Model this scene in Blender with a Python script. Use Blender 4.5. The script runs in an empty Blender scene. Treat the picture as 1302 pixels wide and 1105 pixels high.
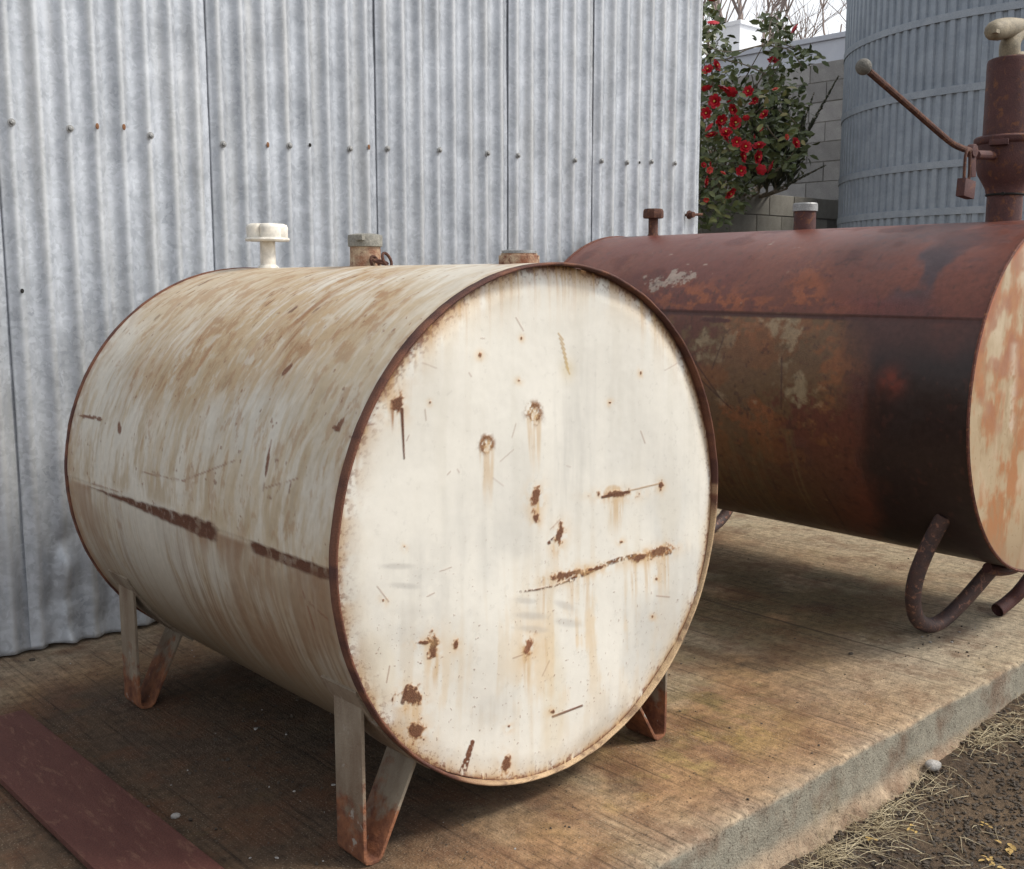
import bpy, bmesh, math, random
import numpy as np
from mathutils import Vector, Matrix

# ------------------------------------------------------------------ camera, sky, sun, exposure
S = 1.04                                   # camera height above the slab (m)
scn = bpy.context.scene
col = scn.collection
PW, PH, FPX = 1302.0, 1105.0, 1372.0       # photograph size and focal length in photo pixels
YH = 355.0                                 # horizon row in the photograph
PITCH = math.atan((PH/2 - YH)/FPX)
YAW = math.atan(1257.0/math.hypot(FPX, PH/2 - YH))
cd = bpy.data.cameras.new('camera'); cam = bpy.data.objects.new('camera', cd); col.objects.link(cam)
cd.sensor_fit = 'HORIZONTAL'; cd.sensor_width = 36.0; cd.lens = 36.0*FPX/PW
cd.clip_start = 0.05; cd.clip_end = 2000
cam.location = (0, 0, S); cam.rotation_euler = (math.pi/2 - PITCH, 0, -YAW)
scn.camera = cam

SUN_EL, SUN_AZ = math.radians(50), math.radians(136)      # azimuth measured from +Y towards +X
w = bpy.data.worlds.new('World'); scn.world = w; w.use_nodes = True
wt = w.node_tree; wt.nodes.clear()
sky = wt.nodes.new('ShaderNodeTexSky'); sky.sky_type = 'NISHITA'; sky.sun_disc = False
sky.sun_elevation = SUN_EL; sky.sun_rotation = SUN_AZ
sky.air_density = 1.0; sky.dust_density = 1.6; sky.ozone_density = 1.0
hs = wt.nodes.new('ShaderNodeHueSaturation'); hs.inputs['Saturation'].default_value = 0.16
bg = wt.nodes.new('ShaderNodeBackground'); bg.inputs['Strength'].default_value = 0.14
wo = wt.nodes.new('ShaderNodeOutputWorld')
wt.links.new(sky.outputs[0], hs.inputs['Color']); wt.links.new(hs.outputs[0], bg.inputs[0]); wt.links.new(bg.outputs[0], wo.inputs[0])
sl = bpy.data.lights.new('sun', 'SUN'); sl.energy = 1.5; sl.angle = math.radians(12); sl.color = (1.0, 0.93, 0.82)
so = bpy.data.objects.new('sun', sl); col.objects.link(so)
sd = Vector((math.sin(SUN_AZ)*math.cos(SUN_EL), math.cos(SUN_AZ)*math.cos(SUN_EL), math.sin(SUN_EL)))
so.rotation_euler = sd.to_track_quat('Z', 'Y').to_euler(); so.location = (0, -5, 8)
scn.view_settings.view_transform = 'Standard'; scn.view_settings.look = 'None'
scn.view_settings.exposure = 0.86; scn.view_settings.gamma = 1.0; scn.view_settings.use_curve_mapping = False

# ------------------------------------------------------------------ pixel -> ray helpers
FW = np.array([math.sin(YAW)*math.cos(PITCH), math.cos(YAW)*math.cos(PITCH), -math.sin(PITCH)])
RT = np.array([math.cos(YAW), -math.sin(YAW), 0.0]); UP = np.cross(RT, FW)
CO = np.array([0, 0, S])
def ray(x, y): return FW*FPX + RT*(x - PW/2) - UP*(y - PH/2)
def onX(x, y, X): d = ray(x, y); return CO + d*(X/d[0])
def onY(x, y, Y): d = ray(x, y); return CO + d*(Y/d[1])
def onZ(x, y, z=0.0): d = ray(x, y); return CO + d*((z - S)/d[2])
def onD(x, y, D): d = ray(x, y); return CO + d*(D/FPX)
def proj(P):
    v = np.asarray(P, float) - CO; z = v@FW; z = np.where(z < .05, .05, z)
    return PW/2 + FPX*(v@RT)/z, PH/2 - FPX*(v@UP)/z

# ------------------------------------------------------------------ numpy noise
def _h(ix, iy, iz, s):
    n = (ix*374761393 + iy*668265263 + iz*2147483647 + s*1274126177) & 0x7fffffff
    n = ((n ^ (n >> 13))*1274126177) & 0x7fffffff
    n = ((n ^ (n >> 16))*668265263) & 0x7fffffff
    return ((n ^ (n >> 15)) & 0xffff)/65535.0
def vn(x, y, z=0.0, s=0):
    x, y, z = np.broadcast_arrays(np.asarray(x, float), y, z)
    ix, iy, iz = np.floor(x).astype(np.int64), np.floor(y).astype(np.int64), np.floor(z).astype(np.int64)
    fx, fy, fz = x-ix, y-iy, z-iz
    fx, fy, fz = fx*fx*(3-2*fx), fy*fy*(3-2*fy), fz*fz*(3-2*fz)
    r = 0
    for a in (0, 1):
        for b in (0, 1):
            for c in (0, 1):
                r = r + _h(ix+a, iy+b, iz+c, s)*(fx if a else 1-fx)*(fy if b else 1-fy)*(fz if c else 1-fz)
    return r
def fb(x, y, z=0.0, s=0, o=4, g=.5):
    r, a, t = 0, 1.0, 0
    for k in range(o):
        r = r + a*vn(np.asarray(x)*2**k, np.asarray(y)*2**k, np.asarray(z)*2**k, s+k*17); t += a; a *= g
    return r/t
def ss(x, a, b): t = np.clip((x-a)/(b-a), 0, 1); return t*t*(3-2*t)

# ------------------------------------------------------------------ object helpers
def tag(o, label=None, cat=None, group=None, kind=None):
    if label: o['label'] = label
    if cat: o['category'] = cat
    if group: o['group'] = group
    if kind: o['kind'] = kind
    return o
def empty(name, loc, label, cat, group=None):
    o = bpy.data.objects.new(name, None); o.location = loc; o.empty_display_size = .1; col.objects.link(o)
    return tag(o, label, cat, group)
def link(name, me, parent=None, loc=(0, 0, 0), rot=None):
    o = bpy.data.objects.new(name, me); col.objects.link(o); o.parent = parent; o.location = loc
    if rot is not None: o.rotation_euler = rot
    return o
def rootloc(p):
    v = np.zeros(3)
    while p is not None: v = v + np.array(p.location); p = p.parent
    return v
def mk(name, V, F, m, parent=None, smooth=True, org=None):
    """mesh from WORLD coordinates; origin = parent's origin (or org)"""
    V = np.asarray(V, float)
    o0 = rootloc(parent) if parent is not None else (np.zeros(3) if org is None else np.array(org, float))
    me = bpy.data.meshes.new(name); me.from_pydata((V-o0).tolist(), [], [tuple(int(i) for i in f) for f in F])
    me.materials.append(m)
    if smooth: me.polygons.foreach_set('use_smooth', np.ones(len(me.polygons), bool))
    me.update()
    o = link(name, me, parent, (0, 0, 0) if parent is not None else tuple(o0)); return o
def grid(nu, nv, wrap=False, flip=False):
    i, j = np.meshgrid(np.arange(nu-(0 if wrap else 1)), np.arange(nv-1), indexing='ij')
    i2 = (i+1) % nu
    q = np.stack([i*nv+j, i2*nv+j, i2*nv+j+1, i*nv+j+1], -1).reshape(-1, 4)
    return q[:, ::-1] if flip else q
def mkgrid(name, V, nu, nv, m, parent=None, wrap=False, flip=False, cols=None, rust=None, org=None, keep=None, smooth=True):
    """fast grid mesh (V: nu*nv world points) with optional colour / rust attributes"""
    V = np.asarray(V, float).reshape(-1, 3); F = grid(nu, nv, wrap, flip)
    if keep is not None:
        kp = keep.reshape(-1); F = F[kp[F].all(1)]
        used = np.zeros(len(V), bool); used[F.reshape(-1)] = True
        mp = np.cumsum(used)-1; F = mp[F]; V = V[used]
        if cols is not None: cols = cols.reshape(-1, 3)[used]
        if rust is not None: rust = rust.reshape(-1)[used]
    o0 = rootloc(parent) if parent is not None else (np.zeros(3) if org is None else np.array(org, float))
    me = bpy.data.meshes.new(name)
    me.vertices.add(len(V)); me.vertices.foreach_set('co', (V-o0).astype(np.float32).reshape(-1))
    me.loops.add(F.size); me.loops.foreach_set('vertex_index', F.astype(np.int32).reshape(-1))
    me.polygons.add(len(F)); me.polygons.foreach_set('loop_start', np.arange(0, F.size, 4, dtype=np.int32))
    try: me.polygons.foreach_set('loop_total', np.full(len(F), 4, np.int32))
    except Exception: pass
    me.polygons.foreach_set('use_smooth', np.full(len(F), smooth))
    me.materials.append(m); me.update(calc_edges=True); me.validate()
    if cols is not None:
        a = me.color_attributes.new('Col', 'FLOAT_COLOR', 'POINT')
        c4 = np.ones((len(V), 4), np.float32); c4[:, :3] = np.clip(cols.reshape(-1, 3), 0, 1)
        a.data.foreach_set('color', c4.reshape(-1))
    if rust is not None:
        a = me.attributes.new('rust', 'FLOAT', 'POINT'); a.data.foreach_set('value', np.clip(rust.reshape(-1), 0, 1).astype(np.float32))
    return link(name, me, parent, (0, 0, 0) if parent is not None else tuple(o0))
class MB:
    def __init__(s): s.v = []; s.f = []
    def add(s, V, F):
        n = len(s.v); s.v += [tuple(p) for p in V]; s.f += [tuple(i+n for i in f) for f in F]; return s
    def box(s, c, d, R=None):
        V = np.array([(x, y, z) for x in (-.5, .5) for y in (-.5, .5) for z in (-.5, .5)])*np.array(d)
        if R is not None: V = V@np.array(R).T
        return s.add(V+np.array(c), [(0, 1, 3, 2), (4, 6, 7, 5), (0, 4, 5, 1), (2, 3, 7, 6), (0, 2, 6, 4), (1, 5, 7, 3)])
    def lathe(s, prof, c, n=24, axis=(0, 0, 1), lobes=None):
        """prof: list of (r, z) along axis"""
        a = Vector(axis).normalized(); q = Vector((0, 0, 1)).rotation_difference(a).to_matrix(); V = []
        for r, z in prof:
            for k in range(n):
                t = 2*math.pi*k/n; rr = r*(lobes(t, z) if lobes else 1)
                V.append(np.array(q@Vector((rr*math.cos(t), rr*math.sin(t), z)))+np.array(c))
        F = [(i*n+k, i*n+(k+1) % n, (i+1)*n+(k+1) % n, (i+1)*n+k) for i in range(len(prof)-1) for k in range(n)]
        if prof[0][0] > 1e-6: F.append(tuple(range(n))[::-1])
        if prof[-1][0] > 1e-6: F.append(tuple((len(prof)-1)*n+k for k in range(n)))
        return s.add(V, F)
    def tube(s, P, r, n=10, cap=True, closed=False):
        P = [Vector(p) for p in P]; m = len(P); V = []; up = None
        rs = r if hasattr(r, '__len__') else [r]*m
        for i in range(m):
            if closed: t = (P[(i+1) % m]-P[i-1]).normalized()
            else: t = (P[min(i+1, m-1)]-P[max(i-1, 0)]).normalized()
            if up is None:
                up = Vector((0, 0, 1)) if abs(t.z) < .9 else Vector((1, 0, 0))
            x = t.cross(up).normalized(); y = x.cross(t).normalized(); up = y
            for k in range(n):
                a = 2*math.pi*k/n; V.append(P[i]+(x*math.cos(a)+y*math.sin(a))*rs[i])
        F = [(i*n+k, i*n+(k+1) % n, ((i+1) % m)*n+(k+1) % n, ((i+1) % m)*n+k) for i in range(m if closed else m-1) for k in range(n)]
        if cap and not closed: F += [tuple(range(n))[::-1], tuple((m-1)*n+k for k in range(n))]
        return s.add(V, F)
    def prism(s, poly, y0, y1):
        """poly in XZ (ordered), extruded along Y"""
        n = len(poly); V = [(x, y0, z) for x, z in poly]+[(x, y1, z) for x, z in poly]
        F = [tuple(range(n)), tuple(range(n, 2*n))[::-1]]+[(i, i+n, (i+1) % n+n, (i+1) % n) for i in range(n)]
        return s.add(V, F)
    def build(s, name, m, parent=None, smooth=True, org=None, bevel=0, sharp=35):
        o = mk(name, s.v, s.f, m, parent, smooth, org)
        bm = bmesh.new(); bm.from_mesh(o.data); bmesh.ops.recalc_face_normals(bm, faces=bm.faces)
        if bevel: bmesh.ops.bevel(bm, geom=[e for e in bm.edges if e.calc_face_angle(0) > .6], offset=bevel, segments=2, affect='EDGES', profile=.6)
        if smooth:
            for e in bm.edges: e.smooth = e.calc_face_angle(0) < math.radians(sharp)
            for f in bm.faces: f.smooth = True
        bm.to_mesh(o.data); bm.free(); return o
def smooth_path(P, k=6):
    P = [np.array(p, float) for p in P]; out = []
    for i in range(len(P)-1):
        p0, p1, p2, p3 = P[max(i-1, 0)], P[i], P[i+1], P[min(i+2, len(P)-1)]
        for j in range(k):
            t = j/k
            out.append(.5*((2*p1)+(-p0+p2)*t+(2*p0-5*p1+4*p2-p3)*t*t+(-p0+3*p1-3*p2+p3)*t**3))
    out.append(P[-1]); return out

# ------------------------------------------------------------------ material helpers
class MT:
    def __init__(s, name):
        s.m = bpy.data.materials.new(name); s.m.use_nodes = True; s.t = s.m.node_tree
        s.b = s.t.nodes['Principled BSDF']
        s.tc = s.t.nodes.new('ShaderNodeTexCoord')
    def n(s, ty, **kw):
        o = s.t.nodes.new(ty)
        for k, v in kw.items():
            if k in o.inputs: o.inputs[k].default_value = v
            else: setattr(o, k, v)
        return o
    def l(s, a, b): s.t.links.new(a, b)
    def noise(s, scale, detail=4, rough=.55, stretch=None, off=None, dist=0.0):
        v = s.tc.outputs['Object']
        if stretch or off is not None:
            mp = s.n('ShaderNodeMapping'); s.l(v, mp.inputs[0])
            if stretch: mp.inputs['Scale'].default_value = stretch
            if off is not None: s.l(off, mp.inputs['Location'])
            v = mp.outputs[0]
        o = s.n('ShaderNodeTexNoise', Scale=scale, Detail=detail, Roughness=rough, Distortion=dist); s.l(v, o.inputs['Vector']); return o.outputs['Fac']
    def ramp(s, x, *st):
        o = s.n('ShaderNodeValToRGB'); s.l(x, o.inputs[0]); e = o.color_ramp.elements
        while len(e) < len(st): e.new(.5)
        for i, (p, c) in enumerate(st):
            e[i].position = p; e[i].color = (c, c, c, 1) if isinstance(c, (int, float)) else (*c, 1)
        return o.outputs[0]
    def mix(s, f, a, b, mode='MIX'):
        o = s.n('ShaderNodeMix', data_type='RGBA', blend_type=mode)
        for sock, v in ((o.inputs[0], f), (o.inputs[6], a), (o.inputs[7], b)):
            if hasattr(v, 'links'): s.l(v, sock)
            elif isinstance(v, (int, float)) and sock != o.inputs[0]: sock.default_value = (v, v, v, 1)
            elif isinstance(v, (int, float)): sock.default_value = v
            else: sock.default_value = (*v, 1)
        return o.outputs[2]
    def math(s, op, a, b=0.0):
        o = s.n('ShaderNodeMath', operation=op)
        for k, v in ((0, a), (1, b)):
            if hasattr(v, 'links'): s.l(v, o.inputs[k])
            else: o.inputs[k].default_value = v
        return o.outputs[0]
    def rand(s):
        return s.n('ShaderNodeObjectInfo').outputs['Random']
    def bump(s, h, dist, strength=1.0):
        o = s.n('ShaderNodeBump', Strength=strength, Distance=dist); s.l(h, o.inputs['Height'])
        if s.b.inputs['Normal'].links: s.l(s.b.inputs['Normal'].links[0].from_socket, o.inputs['Normal'])
        s.l(o.outputs[0], s.b.inputs['Normal'])
    def done(s, color=None, rough=None, metal=None, spec=None):
        for k, v in (('Base Color', color), ('Roughness', rough), ('Metallic', metal), ('Specular IOR Level', spec)):
            if v is None: continue
            if hasattr(v, 'links'): s.l(v, s.b.inputs[k])
            elif k == 'Base Color': s.b.inputs[k].default_value = (*v, 1)
            else: s.b.inputs[k].default_value = v
        return s.m

def m_painted(name, r_paint, r_rust, grain=(1, 1, 1), var=.22):
    """baked 'Col' + 'rust' attributes, fine grain and relief added by nodes"""
    t = MT(name); a = t.n('ShaderNodeAttribute', attribute_name='Col'); ru = t.n('ShaderNodeAttribute', attribute_name='rust')
    n1 = t.noise(60, 5, .6, grain); n2 = t.noise(420, 3, .6)
    g = t.ramp(n1, (.25, 1-var), (.75, 1+var*.35)); c = t.mix(1.0, a.outputs['Color'], g, 'MULTIPLY')
    sp = t.ramp(n2, (.35, .62), (.62, 1.18)); c2 = t.mix(1.0, c, sp, 'MULTIPLY')
    c3 = t.mix(ru.outputs['Fac'], c, c2)
    ro = t.math('ADD', t.math('MULTIPLY', ru.outputs['Fac'], r_rust-r_paint), r_paint)
    ro = t.math('ADD', ro, t.math('MULTIPLY', t.math('SUBTRACT', n1, .5), .12))
    t.bump(t.math('MULTIPLY', n2, t.math('ADD', ru.outputs['Fac'], .06)), .0022)
    t.bump(t.noise(9, 3, .5), .006, .5)
    return t.done(c3, ro, 0.0, .4)
def m_two(name, c1, c2, scale=20, rough=.75, bumpd=.002, stretch=None, lo=.35, hi=.65, fine=300, c3=None, metal=0.0):
    t = MT(name); n = t.noise(scale, 6, .62, stretch); c = t.mix(t.ramp(n, (lo, 0.), (hi, 1.)), c1, c2)
    if c3:
        n3 = t.noise(scale*2.3, 5, .6, stretch, dist=.4); c = t.mix(t.ramp(n3, (.55, 0.), (.66, 1.)), c, c3)
    n2 = t.noise(fine, 3, .6); c = t.mix(1.0, c, t.ramp(n2, (.3, .72), (.7, 1.15)), 'MULTIPLY')
    t.bump(n2, bumpd); t.bump(n, bumpd*2)
    return t.done(c, rough, metal, .35)
def m_galv(name, lo, hi, scale=55, metal=.25, rough=.5, vary=.12, warm=0.25):
    t = MT(name)
    r = t.rand(); cmb = t.n('ShaderNodeCombineXYZ'); t.l(t.math('MULTIPLY', r, 7.0), cmb.inputs[0]); t.l(t.math('MULTIPLY', r, 3.0), cmb.inputs[2])
    mp = t.n('ShaderNodeMapping'); t.l(t.tc.outputs['Object'], mp.inputs[0]); t.l(cmb.outputs[0], mp.inputs['Location'])
    nz = t.n('ShaderNodeTexNoise', Scale=30.0, Detail=3.0); t.l(mp.outputs[0], nz.inputs['Vector'])
    ad = t.n('ShaderNodeMix', data_type='RGBA', blend_type='LINEAR_LIGHT'); ad.inputs[0].default_value = .025
    t.l(mp.outputs[0], ad.inputs[6]); t.l(nz.outputs['Color'], ad.inputs[7])
    vo = t.n('ShaderNodeTexVoronoi', Scale=float(scale)); t.l(ad.outputs[2], vo.inputs['Vector'])
    sx = t.n('ShaderNodeSeparateColor'); t.l(vo.outputs['Color'], sx.inputs[0])
    cell = sx.outputs[0]
    big = t.n('ShaderNodeTexNoise', Scale=7.0, Detail=5.0, Roughness=.65); t.l(mp.outputs[0], big.inputs['Vector'])
    f = t.math('ADD', t.math('MULTIPLY', cell, .38), t.math('MULTIPLY', t.ramp(big.outputs['Fac'], (.34, 0.), (.66, 1.)), .62))
    c = t.mix(f, lo, hi)
    dn = t.n('ShaderNodeMapping'); dn.inputs['Scale'].default_value = (18, 18, 1.1); t.l(t.tc.outputs['Object'], dn.inputs[0])
    st = t.n('ShaderNodeTexNoise', Scale=1.0, Detail=5.0, Roughness=.6); t.l(dn.outputs[0], st.inputs['Vector'])
    c = t.mix(t.math('MULTIPLY', t.ramp(st.outputs['Fac'], (.48, 0.), (.75, 1.)), warm), c, (.42, .38, .29))
    c = t.mix(1.0, c, t.ramp(r, (0., 1-vary), (1., 1+vary)), 'MULTIPLY')
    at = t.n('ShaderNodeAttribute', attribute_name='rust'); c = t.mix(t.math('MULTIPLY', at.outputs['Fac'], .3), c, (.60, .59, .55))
    ro = t.math('ADD', rough-.1, t.math('MULTIPLY', cell, .2))
    t.bump(big.outputs['Fac'], .003, .4)
    return t.done(c, ro, metal, .5)

M = {}
M['cream'] = m_painted('cream_tank_paint', .29, .85, (1, 1, 1), .05)
M['creamshell'] = m_painted('cream_shell_paint', .48, .85, (1, 1, 1), .12)
M['redshell'] = m_painted('red_brown_shell', .30, .52, (1, 1, 1), .3)
M['slab'] = None
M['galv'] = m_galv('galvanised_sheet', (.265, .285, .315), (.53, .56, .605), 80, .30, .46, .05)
M['galvtank'] = m_galv('galvanised_water_tank', (.20, .235, .28), (.31, .35, .40), 60, .15, .6, .05, .06)
M['hoop'] = m_two('galvanised_hoop', (.25, .285, .33), (.32, .355, .40), 12, .6, .001)
M['rust'] = m_two('rusty_steel', (.060, .026, .020), (.105, .045, .030), 40, .82, .0015, c3=(.18, .08, .04))
M['rimrust'] = m_two('rim_rust', (.085, .03, .022), (.15, .05, .033), 45, .72, .0012, c3=(.24, .10, .045))
M['rimlight'] = m_two('rim_worn', (.30, .15, .07), (.60, .47, .32), 35, .7, .0012, c3=(.20, .075, .04))
M['legpaint'] = m_two('leg_paint', (.36, .31, .25), (.20, .11, .065), 14, .75, .001, (1, 1, .6), .42, .66, c3=(.12, .045, .028))
M['whitecap'] = m_two('white_enamel', (.72, .69, .62), (.62, .57, .48), 22, .38, .0004, lo=.45, hi=.8, fine=40)
M['greycap'] = m_two('grey_cast_cap', (.20, .195, .17), (.28, .27, .235), 60, .6, .001)
M['alcap'] = m_two('aluminium_cap', (.34, .345, .345), (.26, .265, .265), 60, .5, .0006, metal=.5)
M['neck'] = m_two('neck_rust', (.20, .07, .035), (.50, .40, .28), 26, .8, .001, c3=(.14, .05, .03))
M['pump'] = m_two('pump_rust', (.066, .028, .027), (.092, .037, .033), 22, .68, .0012, c3=(.15, .058, .028))
M['brass'] = m_two('weathered_spout', (.30, .25, .17), (.20, .17, .12), 40, .6, .001)
M['knob'] = m_two('grey_knob', (.10, .095, .085), (.16, .15, .13), 60, .7, .0015)
M['pipe'] = m_two('dark_pipe', (.055, .04, .042), (.10, .055, .045), 25, .6, .0012, c3=(.26, .13, .09))
M['plate'] = m_two('red_oxide_plate', (.080, .026, .020), (.100, .036, .027), 34, .75, .0012, (1, .3, 1), c3=(.135, .062, .042))
M['dark'] = m_two('dark_void', (.01, .01, .01), (.02, .018, .016), 20, .9, .001)
M['wood'] = m_two('old_timber', (.10, .075, .05), (.05, .038, .028), 12, .9, .002, (6, 1, 1))
M['screw'] = m_two('zinc_screw', (.22, .22, .22), (.32, .32, .31), 80, .5, .0005, metal=.5)
M['stain'] = m_two('rust_spot', (.30, .15, .07), (.17, .075, .04), 120, .9, .0005)
M['mortar'] = m_two('mortar', (.20, .19, .175), (.27, .255, .235), 30, .95, .002)
M['pale'] = m_two('pale_render', (.50, .53, .60), (.55, .58, .64), 4, .85, .0005)
M['white'] = m_two('white_paint', (.80, .80, .80), (.74, .74, .75), 4, .7, .0005)
M['bark'] = m_two('pale_bark', (.22, .17, .15), (.32, .26, .23), 8, .9, .003)
M['stem'] = m_two('shrub_stem', (.20, .165, .12), (.30, .25, .19), 30, .85, .001)
def m_leaf(name, a, b, c, rough=.4):
    t = MT(name); n = t.noise(9, 3); r = t.rand(); k = t.n('ShaderNodeAttribute', attribute_name='Col')
    f = t.math('ADD', t.math('MULTIPLY', n, .6), t.math('MULTIPLY', r, .5))
    cc = t.ramp(f, (.2, a), (.55, b), (.95, c))
    t.b.inputs['Subsurface Weight'].default_value = 0
    return t.done(cc, rough, 0, .5)
M['leaf'] = m_leaf('camellia_leaf', (.055, .078, .028), (.135, .16, .058), (.30, .27, .10))
M['leafpale'] = m_leaf('camellia_young_leaf', (.12, .13, .045), (.20, .19, .07), (.28, .23, .10))
M['juniper'] = m_leaf('juniper_spray', (.045, .052, .034), (.075, .082, .052), (.12, .115, .075), .8)
M['petal'] = m_two('red_petal', (.58, .014, .028), (.34, .006, .018), 25, .55, .001)
M['petalpink'] = m_two('coral_petal', (.70, .10, .07), (.60, .06, .06), 60, .55, .001)
M['stamen'] = m_two('stamen', (.60, .38, .10), (.5, .3, .08), 60, .7, .001)
M['straw'] = m_two('dry_straw', (.58, .50, .34), (.36, .29, .18), 20, .85, .0005)
M['litter'] = m_two('yellow_litter', (.48, .33, .11), (.36, .24, .09), 60, .8, .001)
M['stone'] = m_two('dark_gravel', (.045, .036, .029), (.095, .076, .058), 30, .9, .002)
M['stonepale'] = m_two('pale_stone', (.42, .40, .38), (.30, .285, .265), 30, .9, .002)

def block_mat(name, a, b):
    t = MT(name); n = t.noise(9, 5, .6); r = t.rand(); f = t.noise(160, 3, .7)
    c = t.mix(t.ramp(n, (.3, 0.), (.7, 1.)), a, b); c = t.mix(1.0, c, t.ramp(r, (0., .82), (1., 1.15)), 'MULTIPLY')
    c = t.mix(1.0, c, t.ramp(f, (.3, .75), (.7, 1.12)), 'MULTIPLY'); t.bump(f, .004); return t.done(c, .93, 0, .2)
M['block'] = block_mat('grey_block', (.34, .325, .29), (.44, .42, .38))
M['blockdark'] = block_mat('weathered_block', (.30, .29, .285), (.40, .39, .375))

def slab_mat():
    t = MT('concrete_slab'); a = t.n('ShaderNodeAttribute', attribute_name='Col')
    n = t.noise(7, 6, .65); sp = t.noise(230, 2, .5); mid = t.noise(38, 5, .7); fa = t.n('ShaderNodeAttribute', attribute_name='rust').outputs['Fac']; tp = t.math('SUBTRACT', 1.0, fa); flat = lambda v, k=1.0: t.math('ADD', t.math('MULTIPLY', t.math('SUBTRACT', v, .5), t.math('SUBTRACT', 1.0, t.math('MULTIPLY', fa, k))), .5)
    br = flat(t.noise(1.0, 4, .6, (95, 2.2, 60))); mid = flat(mid, .6)
    c = t.mix(1.0, a.outputs['Color'], t.ramp(mid, (.28, .5), (.5, .95), (.72, 1.4)), 'MULTIPLY')
    c = t.mix(t.math('MULTIPLY', t.ramp(n, (.48, 0.), (.64, 1.)), .55), c, (.115, .050, .025))
    c = t.mix(t.math('MULTIPLY', t.ramp(t.noise(4.1, 5, .7), (.58, 0.), (.72, 1.)), .35), c, (.15, .10, .03))
    c = t.mix(1.0, c, t.ramp(br, (.30, .42), (.44, .95), (.7, 1.12)), 'MULTIPLY')
    c = t.mix(t.math('MULTIPLY', t.ramp(sp, (.60, 0.), (.70, .62)), t.ramp(t.noise(5, 4, .7), (.35, .15), (.65, 1.))), c, (.36, .30, .225))
    c = t.mix(t.ramp(t.noise(140, 3, .6), (.58, 0.), (.68, .75)), c, (.05, .033, .023))
    gr = t.noise(1.0, 2, .5, (16, .35, 16)); c = t.mix(t.ramp(gr, (.25, .7), (.28, 0.)), c, (.06, .042, .03))
    t.bump(t.ramp(gr, (.24, 0.), (.29, 1.)), .004)
    t.bump(br, .004, .8); t.bump(sp, .0025); t.bump(mid, .004)
    return t.done(c, .9, 0, .25)
M['slab'] = slab_mat()
def ground_mat():
    t = MT('ground_soil'); n = t.noise(3, 6, .6); g = t.noise(75, 4, .7)
    c = t.mix(t.ramp(n, (.35, 0.), (.65, 1.)), (.060, .043, .031), (.115, .080, .050))
    c = t.mix(1.0, c, t.ramp(g, (.3, .5), (.7, 1.35)), 'MULTIPLY'); t.bump(g, .01); return t.done(c, .95, 0, .2)
M['ground'] = ground_mat()

# ------------------------------------------------------------------ ground and slab
rng = np.random.default_rng(7); random.seed(7)
GZ = -.165
def ground_z(x, y): return GZ + .035*(fb(x*1.7, y*1.7, 0, 3, 3)-.5) + .02*ss(y, .6, 1.15) + .05*ss(x, 1.9, 3.3)*ss(y, .5, 1.1)
gx = np.concatenate([[-400, -60, -12], np.arange(-3, .6, .3), np.arange(.6, 4.2, .03), np.arange(4.2, 12, .6), [30, 90, 400]])
gy = np.concatenate([[-400, -60, -12], np.arange(-3, 0, .3), np.arange(0, 1.3, .03), np.arange(1.3, 9, .6), [20, 60, 400]])
GX, GY = np.meshgrid(gx, gy, indexing='ij')
near = (ss(GX, -4, -3)*(1-ss(GX, 12, 13))*ss(GY, -4, -3)*(1-ss(GY, 1.3, 1.6)))
Zg = GZ-.01*(1-near) + near*(ground_z(GX, GY)-GZ + .012*(fb(GX*22, GY*22, 0, 9, 3)-.5)) - .12*ss(GY, 1.3, 1.9)*(np.abs(GX-3) < 9)
g = mkgrid('ground', np.stack([GX, GY, Zg], -1), len(gx), len(gy), M['ground'], flip=True); tag(g, kind='structure')

SE = 1.122*S                                # slab edge Y
sx = np.concatenate([np.arange(-2.5, .2, .1), np.arange(.2, 4.6, .0095), np.arange(4.6, 8.1, .1)])
top_y = np.concatenate([[5.96, 5.0, 4.2, 3.6], np.arange(3.2, SE+.03, -.0125), SE+np.array([.022, .015, .009, .0045, .0015])])
nt_, nx_ = len(top_y), len(sx)
SX = sx[:, None]
edgewob = .010*(fb(sx*3.2, 0, 0, 5, 4)-.5) + .006*(fb(sx*28, 0, 0, 6, 3)-.5)
chip = .008*np.clip(fb(sx*16, 3.1, 0, 16, 3)-.6, 0, 1)/.4
Yt = np.broadcast_to(top_y[None, :], (nx_, nt_)) + edgewob[:, None]*np.exp(-np.abs(top_y-SE)[None, :]/.03)
d_edge = np.clip(top_y-SE, 0, 9)[None, :]
Zt = .0018*(fb(SX*30, top_y[None, :]*30, 0, 8, 2)-.5) - .005*np.exp(-d_edge/.0035) - (chip[:, None]*np.exp(-d_edge/.018)) + 0*SX
prof = np.linspace(0, 1, 34)[None, 1:]      # down the face
facez = -.005 - prof*.245
foot = ss(prof, .38+.10*(fb(SX*4, 0, 0, 21, 3)-.5), .62)
lump = fb(SX*9, prof*4, 0, 22, 4)
Yf = SE + edgewob[:, None]*(1-prof) - .004*prof - foot*(.006+.026*np.clip(lump-.30, 0, 1)/.5 + .010*(fb(SX*45, prof*16, 0, 27, 3)-.4)) + .004*(fb(SX*40, prof*9, 0, 23, 3)-.5) + .005*(1-foot)*(fb(SX*6, prof*2, 0, 25, 2)-.5)
Zf = np.broadcast_to(facez, Yf.shape) - chip[:, None]*(1-prof)
Vs = np.concatenate([np.stack([np.broadcast_to(SX, Yt.shape), Yt, Zt], -1), np.stack([np.broadcast_to(SX, Yf.shape), Yf, Zf], -1)], 1)
X_, Y_, Z_ = Vs[..., 0], Vs[..., 1], Vs[..., 2]
px, py = proj(Vs.reshape(-1, 3)); px = px.reshape(X_.shape); py = py.reshape(X_.shape)
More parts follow.
